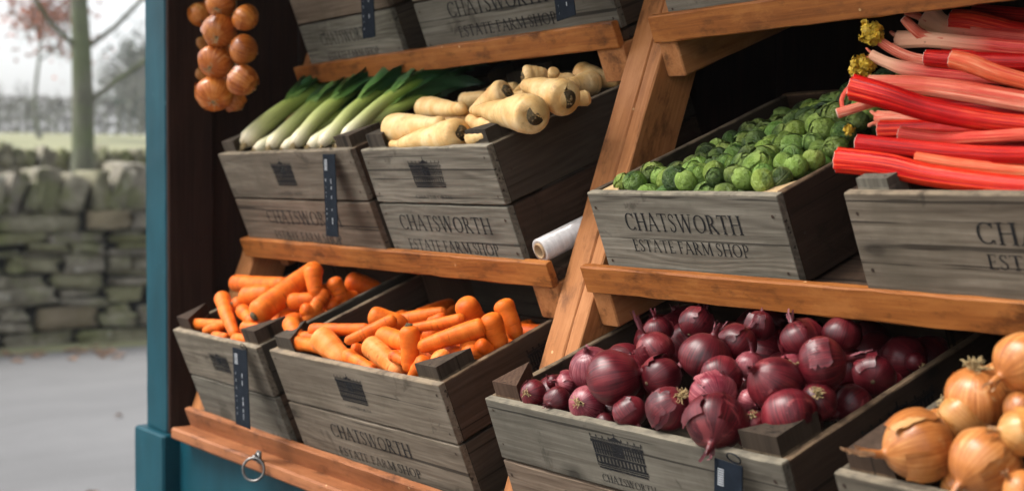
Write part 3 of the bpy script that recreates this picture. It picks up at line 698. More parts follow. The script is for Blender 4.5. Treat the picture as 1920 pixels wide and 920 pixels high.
crate('sprout', (-1.6615, 1.2879, -.0198), .3723, .0026, .3821, .44, .126, 1, 'shallow one-board grey crate full of green sprouts', 'shallow one-board grey crates', post=None, text=[(CH, .070, .308, -.0565, .027), (EF, .073, .309, -.0885, .0185)])
crate('rhubarb', (-1.1526, 1.27, -.0156), .3724, .0049, .60, .44, .124, 1, 'shallow one-board grey crate piled with red rhubarb stalks', 'shallow one-board grey crates', post=.022, fresh=True, text=[(CH, .172, .44, -.0575, .026), (EF, .178, .44, -.0865, .0175)])
d0 = Vector((0, sin(TILT), -cos(TILT))) * .205
for key, x, W, lab, tx in (('upper', -2.865, .40, 'narrow grey crate at the left end of the upper shelf', [(CH, .08, .30, -.155, .027), (EF, .09, .31, -.19, .017)]),
                           ('upper2', -2.376, .585, 'wide grey crate on the upper shelf next to the orange upright', [(CH, .11, .42, -.142, .030), (EF, .125, .43, -.181, .021)]),
                           ('upper3', -1.672, .60, 'grey crate on the upper shelf right of the orange upright', None)):
    p = Vector((x, TIERS['top'][0], TIERS['top'][1])) - d0
    crate(key, p, TILT, 0, W, .42, .1, 2, lab, G1, text=tx)

# ---------------------------------------------------------------- black price tags hung on loops
def price_tag(label, u, v, Y, w, h, rot=0.0, loop=True):
    d = ray(u, v); p = d * (Y / d.y)
    rt = empty('price_tag', p, (0.05, rot, 0)); tag(rt, label, 'price tag', 'black price tags hanging on the crates')
    b = MB(); b.board(0, w, -.0016, 0, -h, 0, .0004, 0); b.build('card', BLACK, rt)
    pb = MB(); q = [0]
    def r(x0, x1, z0, z1): q[0] += 1; pb.quad((x0, -.0021 - q[0] * 1e-6, z0), (x1, -.0021 - q[0] * 1e-6, z0), (x1, -.0021 - q[0] * 1e-6, z1), (x0, -.0021 - q[0] * 1e-6, z1))
    for i in range(8): r(w * .14, w * .36, -.010 - i * .0026 - .0014, -.010 - i * .0026)
    rr = random.Random(int(u)); z = -.045
    while z > -h + .012:
        l = rr.uniform(.004, .012); r(w * .16 + rr.uniform(0, .002), w * .185 + rr.uniform(0, .002), z - l * .5, z)
        if rr.random() < .75: r(w * .60, w * .63 + rr.uniform(0, .0012), z - l, z)
        z -= l + rr.uniform(.002, .008)
    pb.build('print', WHITE, rt)
    if loop: lb = MB(); lb.tube([(w * .5 + .011 * sin(t), .004 + .006 * (1 + cos(t)) * .5, .001 + .012 * (1 - cos(t)) * .5 - .004) for t in [2 * pi * i / 20 for i in range(21)]], .0009, 6, False); lb.build('loop', BLACK, rt)
price_tag('narrow black tag hanging on the front of the leek crate', 606, 289, 1.238, .048, .152, .01)
price_tag('black tag hanging on the narrower carrot crate near the blue post', 437, 650, 1.112, .064, .146, .02)
price_tag('black tag hanging below the red onions, cut by the photo edge', 1341, 857, 1.130, .046, .11, .06)
price_tag('dark tag hanging on the left crate of the upper shelf', 676, -40, 1.372, .05, .118, .0)
price_tag('dark tag on the upper crate beside the upright, only its tip in view', 1030, -95, 1.372, .05, .118, -.12)

# ---------------------------------------------------------------- roll of clear bags lying beside the parsnip crate
d = ray(1013, 470); p = d * (1.318 / d.y)
rl = empty('bag_roll', p, (TILT, 0, -.035)); tag(rl, 'roll of clear plastic bags wedged between parsnip crate and upright', 'roll of bags')
b = MB(); R = .0195
ring = [(0, .0), (0, .30)]
def tubewall(b, ro, ri, y0, y1, n=28, rough=0):
    V = []
    for y in (y0, y1):
        for r in (ro, ri): V += [(r * cos(2 * pi * k / n), y, r * sin(2 * pi * k / n)) for k in range(n)]
    F = []
    for k in range(n):
        j = (k + 1) % n; F += [[k, j, 2 * n + j, 2 * n + k], [n + j, n + k, 3 * n + k, 3 * n + j], [j, k, n + k, n + j], [2 * n + k, 2 * n + j, 3 * n + j, 3 * n + k]]
    b.add(V, F, True)
tubewall(b, R, R * .66, 0, .30); b.build('film', FILM, rl)
b = MB(); tubewall(b, R * .655, R * .52, -.003, .301); b.build('cardboard_core', CARDB, rl)

# ---------------------------------------------------------------- the produce
def loc_of(key, p): return CRATES[key]['M'].inverted() @ p
def on_plane(key, u, v, h):
    """point at height h above the rim plane of a crate"""
    M = CRATES[key]['M']; n = M.to_3x3() @ Vector((0, 0, 1)); o = M.translation + n * h; d = ray(u, v); return d * (o.dot(n) / d.dot(n))
def at_depth(key, u, v, y):
    """point y metres behind the front board of a crate (plane parallel to that board)"""
    M = CRATES[key]['M']; n = M.to_3x3() @ Vector((0, 1, 0)); o = M.translation + n * y; d = ray(u, v); return d * (o.dot(n) / d.dot(n))
def inside(key, x, y, z): return CRATES[key]['M'] @ Vector((x, y, z))
def metres(p, px): return px * p.dot(FWD) / CAM_F
RT = Vector((cos(CAM_YAW), sin(CAM_YAW), 0)); UP = RT.cross(FWD)
def keep(key, u, v, h, r, over=0.0, rest=False):
    """like on_plane, but never through the front or side boards"""
    p = on_plane(key, u, v, h); q = loc_of(key, p); C_ = CRATES[key]; y0 = .0135 + r * (1 - over)
    if q.y < y0: p = at_depth(key, u, v, y0); q = loc_of(key, p)
    x1 = C_['W'] - .012 - r * .92
    if q.x > x1 and not (rest and q.z > 0):   # slide back along the line of sight until it lies inside the right side board
        M = C_['M']; n = M.to_3x3() @ Vector((1, 0, 0)); o = M.translation + n * x1; d = ray(u, v); q = loc_of(key, d * (o.dot(n) / d.dot(n)))
    if q.z < r * .8: q.x = max(q.x, .012 + r)
    q.y = min(q.y, C_['D'] - .013 - r)
    return inside(key, q.x, q.y, q.z)
def screen_dir(sx, sy, sf): return (RT * sx + UP * sy - FWD * sf).normalized()

def carrot(A, B, r, bend, mat, crown, label, group, seed, taper=.32):
    A, B = Vector(A), Vector(B); L = (B - A).length; rg = random.Random(seed); n = 26; pts = []; rad = []; taper = rg.uniform(.12, .30)
    ph = rg.uniform(0, 6); dirb = rg.uniform(-.6, .6)
    for i in range(n + 1):
        t = i / n; t = .5 - .5 * cos(pi * t) if L < r * 5 else t
        e = L * t; k = 1 - taper * t - .10 * t * t
        a = min(1, e / (r * .75)); k *= sqrt(max(0, 1 - (1 - a) ** 2)) * .86 + .14 if a < 1 else 1
        z = min(1, (L - e) / (r * .8)); k *= (sqrt(max(0, 1 - (1 - z) ** 2)) * .9 + .10) if z < 1 else 1
        k *= 1 + .06 * noise.noise(Vector((seed * 3.1, t * 5, 0))) + .03 * noise.noise(Vector((seed * 1.7, t * 26, 4)))
        pts.append(Vector((bend * L * sin(pi * t) * cos(dirb) + .012 * L * noise.noise(Vector((seed, t * 3, 7))), bend * L * sin(pi * t) * sin(dirb), e))); rad.append(r * k)
    b = MB(); b.tube(pts, rad, 16); o = b.build('carrot', mat); orient(o, A, B - A, rg.uniform(-.5, .5)); tag(o, label, 'carrot', group)
    if crown:
        c = MB(); q = r * .42
        c.tube([(0, 0, .002), (0, 0, -.0015), (0, 0, -.004)], [q, q * .8, q * .2], 12)
        for k in range(7): a = rg.uniform(0, 6.3); d = q * rg.uniform(.2, .7); c.tube([(d * cos(a), d * sin(a), 0), (d * cos(a) * 1.1, d * sin(a) * 1.1, -rg.uniform(.0015, .004))], [.0016, .0011], 6)
        c.build('crown', CROWN, o)
    return o
# each: crate, end A (thick) and end B in photograph pixels, half width in pixels, height of A and B above the rim, bend, skin, crown showing, label
def z2(x, y, ox): return (ox + x / 2, 460 + y / 2)
W_ = 'carrots in the wide crate'; N_ = 'carrots in the narrower crate'
CW = [
 (3, 606, 283, 648, 372, 33, .035, .0, 0, 0, 0, 'stubby upright carrot at the left edge of the wide crate'),
 (3, 590, 368, 738, 392, 30, .012, .006, .04, 0, 0, 'carrot lying across the front left corner of the wide crate'),
 (3, 684, 318, 905, 312, 26, .03, .03, .02, 1, 0, 'long carrot lying level behind the big pale carrot'),
 (3, 712, 335, 830, 448, 52, .035, .012, 0, 2, 0, 'largest pale carrot sloping down to the front board'),
 (3, 1008, 275, 812, 362, 27, .055, .05, .05, 0, 0, 'carrot slanting up to the right above the pale one'),
 (3, 902, 262, 1000, 268, 40, .06, .05, 0, 0, 0, 'blunt round carrot end facing out at the back of the wide crate'),
 (3, 815, 408, 930, 475, 30, .02, .005, 0, 0, 0, 'small carrot against the front board right of the pale carrot'),
 (3, 893, 366, 1030, 488, 42, .04, .01, .03, 2, 0, 'thick carrot sloping to the front in the middle of the wide crate'),
 (3, 948, 338, 1075, 372, 40, .04, .03, 0, 0, 0, 'carrot lying behind the upright dark crowned one'),
 (3, 1053, 300, 1056, 478, 37, .085, .0, -.02, 0, 1, 'upright carrot showing its dark round crown'),
 (3, 1262, 276, 1050, 312, 26, .045, .045, -.04, 0, 0, 'slim curved carrot near the back of the wide crate'),
 (3, 1345, 302, 1085, 385, 39, .045, .04, .02, 0, 0, 'long carrot lying level right of the upright one'),
 (3, 1254, 203, 1262, 300, 46, .075, .02, 0, 0, 0, 'blunt upright carrot in shade at the back centre'),
 (3, 1195, 268, 1120, 292, 24, .04, .04, 0, 1, 0, 'small carrot tip lying at the back centre'),
 (4, 553, 255, 600, 395, 44, .075, .026, .02, 0, 0, 'smooth upright carrot leaning on the right side board'),
 (4, 600, 203, 665, 355, 40, .07, .024, .0, 0, 0, 'upright carrot farthest right in the wide crate'),
 (4, 496, 440, 412, 345, 52, .040, .05, 0, 0, 1, 'fat carrot with its dark crown over the right side board'),
 (4, 510, 362, 548, 420, 30, .035, .0, 0, 1, 0, 'small carrot wedged between the fat and smooth ones'),
 (4, 356, 398, 352, 478, 40, .035, .0, 0, 2, 0, 'short upright carrot behind the front corner post'),
 (4, 318, 430, 262, 508, 34, .025, .0, .03, 0, 0, 'short carrot sloping left at the front corner post'),
 (4, 188, 410, 250, 440, 24, .02, .01, 0, 1, 0, 'little carrot showing under the upright crowned one'),
 (3, 835, 385, 890, 380, 26, .015, .015, 0, 1, 0, 'small carrot gap filler behind the front left carrots'),
 (4, 395, 395, 330, 380, 34, .01, .01, 0, 1, 0, 'deep orange carrot in the shade behind the short upright one'),
 (3, 1010, 410, 1080, 440, 30, .01, .0, 0, 1, 0, 'shaded carrot at the foot of the upright crowned one'),
 (3, 655, 345, 760, 350, 26, .015, .015, 0, 1, 0, 'shaded carrot below the level one at the left'),
 (3, 1190, 400, 1290, 420, 36, .005, .0, 0, 1, 0, 'shaded carrot under the long level one'),
 (3, 1290, 330, 1380, 400, 34, .02, .0, 0, 1, 0, 'shaded carrot beneath the smooth upright one')]
CN = [
 (3, 198, 288, 372, 293, 23, .012, .012, .02, 0, 0, 'slim carrot lying along the front left of the narrower crate'),
 (3, 362, 296, 285, 322, 22, .006, .006, 0, 0, 0, 'small carrot beneath the slim one at front left'),
 (3, 352, 190, 402, 342, 29, .06, .012, -.03, 0, 0, 'carrot leaning upright over the front board'),
 (3, 388, 222, 450, 200, 31, .045, .04, 0, 0, 1, 'carrot end with dark crown beside the leaning one'),
 (3, 392, 140, 590, 142, 32, .05, .05, .04, 0, 0, 'carrot lying level at the back left of the narrower crate'),
 (3, 425, 240, 470, 290, 30, .03, .01, 0, 0, 0, 'stubby carrot left of the big one'),
 (3, 428, 308, 500, 312, 27, .008, .0, 0, 0, 0, 'short carrot below the big crowned carrot'),
 (3, 430, 195, 545, 178, 40, .05, .05, 0, 0, 0, 'thick carrot lying behind the big one'),
 (3, 470, 268, 722, 75, 48, .045, .085, .0, 0, 1, 'biggest carrot, thick crown end towards the front'),
 (3, 690, 76, 706, 200, 31, .11, .06, 0, 0, 0, 'carrot standing at the top of the narrower heap'),
 (3, 742, 165, 660, 292, 30, .085, .02, .02, 0, 0, 'crooked carrot running down to the crate divide'),
 (3, 765, 122, 740, 180, 32, .085, .06, 0, 0, 0, 'blunt carrot near the top right of the narrower heap'),
 (3, 598, 212, 715, 200, 32, .045, .05, 0, 0, 1, 'carrot with a dark end in the middle of the narrower crate'),
 (3, 768, 190, 850, 168, 30, .04, .03, 0, 1, 0, 'rounded carrot tip near the right of the narrower crate'),
 (3, 648, 238, 720, 245, 28, .03, .03, 0, 0, 0, 'stubby carrot below the dark ended one'),
 (3, 748, 210, 772, 262, 30, .05, .02, 0, 1, 0, 'carrot stub behind the crooked one'),
 (3, 815, 130, 930, 158, 42, .03, .02, 0, 1, 0, 'dark shaded carrot at the back right of the narrower crate'),
 (3, 650, 272, 545, 310, 32, .015, .01, 0, 1, 0, 'carrot lying low behind the front corner post'),
 (3, 515, 152, 610, 140, 26, .04, .045, 0, 0, 0, 'carrot between the level one and the big one'),
 (3, 610, 250, 520, 290, 42, .02, .015, 0, 1, 0, 'wide shaded carrot under the big one'),
 (3, 402, 350, 470, 352, 24, .005, .0, 0, 0, 0, 'short carrot end at the front board centre'),
 (3, 322, 338, 372, 342, 18, .003, .0, 0, 0, 0, 'tiny carrot tip at the front board of the narrower crate'),
 (3, 590, 170, 680, 160, 34, .04, .05, 0, 1, 0, 'carrot under the upper end of the big one')]
for key, lst, g in (('carrot', CW, W_), ('small_carrot', CN, N_)):
    for i, (z, ax, ay, bx, by, r, hA, hB, bend, mt, cr, lab) in enumerate(lst):
        ox = 240 if z == 3 else 640
        rr = metres(on_plane(key, *z2(ax, ay, ox), 0), r / 2); A = keep(key, *z2(ax, ay, ox), hA * .75, rr); B = keep(key, *z2(bx, by, ox), hB * .75, rr * .8)
        d = (B - A)
        if d.length > .21: B = A + d * (.21 / d.length)
        if d.length < rr * 3.0: B = A + (d + (CRATES[key]['M'].to_3x3() @ Vector((.0, .03, -.03)))).normalized() * rr * 3.6
        carrot(A, B, rr, bend, CARROT[mt], cr, lab, g, i + (100 if key == 'carrot' else 0))
    C_ = CRATES[key]; rg = random.Random(5)
    for i in range(26 if key == 'carrot' else 20):
        x, y = rg.uniform(.06, C_['W'] - .10), rg.uniform(.04, .24); a = rg.uniform(-.7, .7) + rg.choice((0, pi / 2)); L = rg.uniform(.10, .16)
        h = -.035 + .01 * min(1, y / .2) - rg.uniform(0, .035)
        A = inside(key, x, y, h); B = inside(key, min(C_['W'] - .03, max(.03, x + L * sin(a))), min(.33, max(.03, y + L * cos(a))), h + rg.uniform(-.02, .01))
        carrot(A, B, rg.uniform(.014, .020), .02, CARROT[rg.choice((0, 1, 1))], 0, 'carrot half buried low in the heap of the ' + ('wide crate' if key == 'carrot' else 'narrower crate'), 'half buried ' + g, 300 + i)

def parsnip(A, B, r, r2, label, seed, crown=True):
    A, B = Vector(A), Vector(B); L = (B - A).length; rg = random.Random(seed); n = 34; pts = []; rad = []
    for i in range(n + 1):
        t = i / n; e = L * t
        k = 1 - (1 - r2 / r) * max(0, min(1, (t - .16) / .72)) ** 1.15
        a = min(1, e / (r * .55)); k *= .56 + .44 * sqrt(max(0, 1 - (1 - a) ** 2))
        z = min(1, (L - e) / (r2 * .8)); k *= .15 + .85 * sqrt(max(0, 1 - (1 - z) ** 2))
        k *= 1 + .08 * noise.noise(Vector((seed, t * 6, 1))) + .035 * noise.noise(Vector((seed, t * 30, 5)))
        pts.append(Vector((.03 * L * noise.noise(Vector((seed, t * 2.2, 3))), .03 * L * noise.noise(Vector((seed, t * 2.2, 9))), e))); rad.append(r * k)
    # hollow crown: the surface dips in at the stem end
    if crown: pts = [Vector((0, 0, r * .30)), Vector((0, 0, r * .18)), Vector((0, 0, r * .0))] + pts[1:]; rad = [r * .14, r * .42, r * .52] + rad[1:]
    b = MB(); b.tube(pts, rad, 22); o = b.build('parsnip', PARSNIP); orient(o, A, B - A, rg.uniform(0, 6)); tag(o, label, 'parsnip', 'parsnips in the grey crate')
    if crown:
        c = MB(); q = r * .44; c.tube([(0, 0, r * .24), (0, 0, r * .13), (0, 0, r * .0), (0, 0, -r * .012)], [r * .10, r * .40, r * .485, r * .50], 18)
        c.build('crown', CROWN, o); c = MB()
        for k in range(16):
            a = rg.uniform(0, 6.3); d = q * rg.uniform(.1, .85); hh = rg.uniform(.0, .006)
            c.tube([(d * cos(a), d * sin(a), r * .2), (d * cos(a) * .9, d * sin(a) * .9, r * .06 - hh)], [r * .07, r * .045], 6)
        c.build('stem_stubs', STUB, o)
    return o
def zp(x, y): return (690 + x / 4, 100 + y / 4)
PN = [(700, 598, 165, 692, 118, 34, .028, .022, 1, 'parsnip lying across the front rim, crown to the right'),
      (160, 575, 560, 530, 112, 62, .03, .04, 0, 'blunt round parsnip end behind the front one at left'),
      (420, 412, 735, 420, 80, 52, .05, .065, 0, 'parsnip with its tail cut square, second row left'),
      (1045, 285, 770, 440, 95, 36, .085, .05, 1, 'parsnip tilted up with dark crown, in the middle back'),
      (1255, 465, 800, 430, 142, 42, .05, .06, 1, 'largest parsnip, crown over the side board'),
      (1165, 185, 1350, 150, 80, 50, .10, .09, 1, 'purplish shaded parsnip crown at the back'),
      (1500, 345, 1170, 235, 130, 55, .055, .10, 1, 'parsnip pointing left with crown near the upright'),
      (1560, 150, 1900, 225, 92, 46, .05, .0, 0, 'ridged parsnip at the back right in shade'),
      (1400, 130, 1370, 190, 40, 26, .11, .09, 0, 'thin parsnip tip poking up at the back'),
      (1660, 330, 1500, 360, 60, 40, .02, .03, 0, 'sliver of parsnip along the right side board'),
      (770, 640, 900, 600, 62, 45, .015, .03, 0, 'pale parsnip end behind the front corner post'),
      (1000, 570, 760, 500, 85, 50, .012, .03, 0, 'parsnip half hidden beneath the largest one'),
      (560, 520, 860, 470, 75, 50, .02, .03, 0, 'parsnip buried under the cut tailed one'),
      (1150, 580, 960, 480, 60, 40, .0, .01, 0, 'low parsnip beside the right corner post'),
      (1330, 330, 1050, 350, 90, 50, .03, .03, 0, 'buried parsnip between the two large crowns'),
      (1700, 215, 1480, 250, 95, 45, .02, .045, 1, 'parsnip crown at the right side board below the ridged one'),
 (1360, 250, 1560, 190, 85, 50, .05, .05, 0, 'shaded parsnip lying at the back behind the right crown'),
 (1240, 270, 1080, 330, 80, 45, .03, .04, 0, 'parsnip filling the gap behind the largest crown'),
 (940, 330, 1120, 250, 80, 45, .01, .03, 0, 'dim parsnip at the back left of the heap'),
 (600, 380, 900, 330, 70, 50, .02, .02, 0, 'shaded parsnip lying behind the second row')]
for i, (ax, ay, bx, by, r, r2, hA, hB, cr, lab) in enumerate(PN):
    rr = metres(on_plane('parsnip', *zp(ax, ay), 0), r / 4); A = keep('parsnip', *zp(ax, ay), hA * .6, rr, .25, True); B = keep('parsnip', *zp(bx, by), hB * .6, rr * r2 / r, .2, True); d = B - A
    if d.length > .23: B = A + d * (.23 / d.length)
    parsnip(A, B, rr, metres(B, r2 / 4), lab, i + 3, cr)

# leeks: white shaft, flat green leaves fanning out behind
def leek(key, x, h, x2, h2, r, label, seed):
    rg = random.Random(seed); A = inside(key, x, .030, h); B = inside(key, x2, .265, h2); M3 = CRATES[key]['M'].to_3x3()
    up = M3 @ Vector((0, 0, 1)); side = M3 @ Vector((1, 0, 0)); ax = (B - A).normalized(); n = 16
    pts = []; rad = []; fl = []
    for i in range(n + 1):
        t = i / n; pts.append(A.lerp(B, t) + up * (.010 * sin(pi * t)) + side * (.010 * noise.noise(Vector((seed, t * 2.5, 0)))) - A)
        rad.append(r * (.62 if i == 0 else 1.02 if i == 1 else 1.02 if i == 2 else .96 + .04 * sin(t * 9 + seed))); fl.append((1 + .55 * max(0, t - .45), 1 - .55 * max(0, t - .45)))
    b = MB(); b.tube(pts, rad, 20, flat=fl)
    o = b.build('leek', LEEK, None, A); tag(o, label, 'leek', 'leeks in the grey crate')
    rb = MB()
    for k in range(20):
        a = rg.uniform(0, 6.3); q = r * rg.uniform(.1, .6); p = side * cos(a) * q + up * sin(a) * q
        rb.tube([p, p - ax * .004 + Vector((0, 0, -.002)), p - ax * rg.uniform(.006, .012) + Vector((rg.gauss(0, .003), rg.gauss(0, .003), -.005))], .0006, 5)
    rb.build('roots', ROOT, o)
    lb = MB()
    for k in range(8):
        sp = (k - 3.5) / 3.5; t0 = .56 + .36 * rg.random(); i0 = int(t0 * n); S0 = pts[i0]; L = rg.uniform(.13, .24); yaw = .42 * sp + rg.uniform(-.15, .28)
        pit = rg.uniform(-.04, .17); m = 14; roll = sp * 1.0 + rg.uniform(-.4, .4); V = []; UV = []; P = S0.copy(); d = (ax * cos(yaw) + side * sin(yaw) + up * pit).normalized(); droop = rg.uniform(.15, 1.0); tw = rg.uniform(-.8, .8)
        for i in range(m + 1):
            t = i / m; wv = (side * cos(roll + tw * t) + up * sin(roll + tw * t)); wv = (wv - d * wv.dot(d)).normalized(); nn = d.cross(wv) * -1
            if nn.dot(up) < 0: nn = -nn
            wd = r * (.85 + .35 * sin(pi * min(1, t * 1.3))) * (1 if t < .8 else max(.05, 1 - ((t - .8) / .2) ** 1.6)); fold = .85 - .70 * min(1, t * 1.8)
            for j in range(7):
                q = (j - 3) / 3; V.append(P + wv * wd * q + nn * (r * (1.0 - .9 * t) - abs(q) ** 1.4 * wd * fold * .9 + .002 * sin(t * 17 + k + q * 4))); UV.append((j / 6, t))
            P = P + d * (L / m); d = (d - up * droop * .085 * t * 2 + side * .02 * sin(seed + k)).normalized()
        lb.add(V, [[i * 7 + j, i * 7 + j + 1, i * 7 + 8 + j, i * 7 + 7 + j] for i in range(m) for j in range(6)], True, UV)
    lb.build('leaves', LEEKLEAF, o)
for i, (x, h, x2, h2, r, lab) in enumerate([(.088, .012, .045, .050, .0235, 'thick leek at the left edge with a blunt white root end'), (.128, -.006, .165, -.002, .0165, 'thinner leek low beside the leftmost thick one'),
        (.205, .000, .135, .042, .0195, 'leek with long pale shaft left of the black tag'), (.262, -.006, .275, .006, .0160, 'second leek left of the black tag, lying lower'), (.318, .002, .235, .052, .0185, 'leek resting high in the middle of its crate'),
        (.385, -.004, .395, .010, .0185, 'pale leek whose root end sits by the black tag'), (.436, .000, .365, .048, .0170, 'leek right of the black tag, leaves raised'), (.505, -.004, .515, .018, .0175, 'leek near the right corner post of its crate'), (.535, .010, .48, .045, .0165, 'leek against the right board beside the parsnips')]):
    leek('leek', x, h, x2, h2, r * .85, lab, 50 + i)

# brussels sprouts: a ball wrapped in overlapping leaves; a few heads shared by all copies
def sprout_mesh(seed):
    rg = random.Random(seed); b = MB()
    V = []; UV = []; F = []; nu, nv = 20, 12
    for j in range(nv + 1):
        th = pi * j / nv
        for i in range(nu + 1):
            ph = 2 * pi * i / nu; q = .96 + .03 * noise.noise(Vector((cos(ph) * 1.5, sin(ph) * 1.5, th * 2 + seed))); V.append((q * sin(th) * cos(ph), q * sin(th) * sin(ph), -q * cos(th))); UV.append((i / nu, j / nv))
    b.add(V, [[j * (nu + 1) + i, j * (nu + 1) + i + 1, (j + 1) * (nu + 1) + i + 1, (j + 1) * (nu + 1) + i] for j in range(nv) for i in range(nu)], True, UV)
    for k in range(8):
        ph0 = k * 2.4 + rg.uniform(-.3, .3); ext = rg.uniform(.74, .98) * pi; hwid = rg.uniform(.75, 1.05); off = 1.0 + .018 * (8 - k) + rg.uniform(0, .02); V = []; UV = []
        na, nb = 9, 10
        for j in range(nb + 1):
            t = j / nb; th = .12 + (ext - .12) * t; wd = hwid * (sin(pi * min(1, t * .62 + .12)) ** .7) * (1 if t < .8 else 1 - .55 * ((t - .8) / .2) ** 2)
            for i in range(na + 1):
                a = -1 + 2 * i / na; ph = a * wd / max(.35, sin(th) if th < pi / 2 else max(.55, sin(th)))
                edge = max(abs(a) ** 4, (t ** 6)); q = off + .055 * edge * (.6 + .4 * sin(a * 7 + k)) + .012 * cos(a * pi * 3)
                V.append((q * sin(th) * cos(ph0 + ph), q * sin(th) * sin(ph0 + ph), -q * cos(th))); UV.append(((a + 1) / 2, t))
        b.add(V, [[j * (na + 1) + i, j * (na + 1) + i + 1, (j + 1) * (na + 1) + i + 1, (j + 1) * (na + 1) + i] for j in range(nb) for i in range(na)], True, UV)
    b.tube([(0, 0, -.93), (0, 0, -1.10)], [.30, .27], 12)
    return b
protos = []
for k in range(5):
    o = sprout_mesh(k * 7 + 1).build('brussels_sprout', SPROUT); protos.append(o)
rg = random.Random(12); placed = []; C_ = CRATES['sprout']
def bump_h(x, y): return -.004 - .030 * min(1, y / .15) + .055 * max(0, min(1, (x - .06) / .22)) * min(1, y / .25)
first = [True] * 5; cnt = 0
def put_sprout(p, r, lab):
    global cnt
    k = cnt % 5; cnt += 1
    if first[k]: o = protos[k]; first[k] = False
    else: o = protos[k].copy(); COL.objects.link(o)
    o.location = p; o.scale = (r * rg.uniform(.92, 1.05), r * rg.uniform(.92, 1.05), r * rg.uniform(.98, 1.15)); a = Vector((rg.gauss(0, 1), rg.gauss(-.3, 1), rg.gauss(.4, 1)))
    o.rotation_euler = a.normalized().to_track_quat('Z', 'Y').to_euler(); tag(o, lab, 'sprout', 'sprouts heaped in the shallow crate')
tries = 0
while tries < 14000 and len(placed) < 285:
    tries += 1; r = rg.uniform(.0130, .0185); x, y = rg.uniform(.014 + r, C_['W'] - .014 - r), rg.uniform(.015 + r, .42 - r)
    lay = 0 if tries < 5000 else 1; z = bump_h(x, y) - .014 + lay * .022 + rg.uniform(-.004, .004)
    if z - r < -.11: continue
    if all((x - a) ** 2 + (y - b_) ** 2 + (z - c) ** 2 > (.86 * (r + q)) ** 2 for a, b_, c, q in placed):
        placed.append((x, y, z, r)); lab = 'round green sprout in the heap filling the shallow crate'
        if len(placed) == 1: pass
        put_sprout(inside('sprout', x, y, z), r, lab)

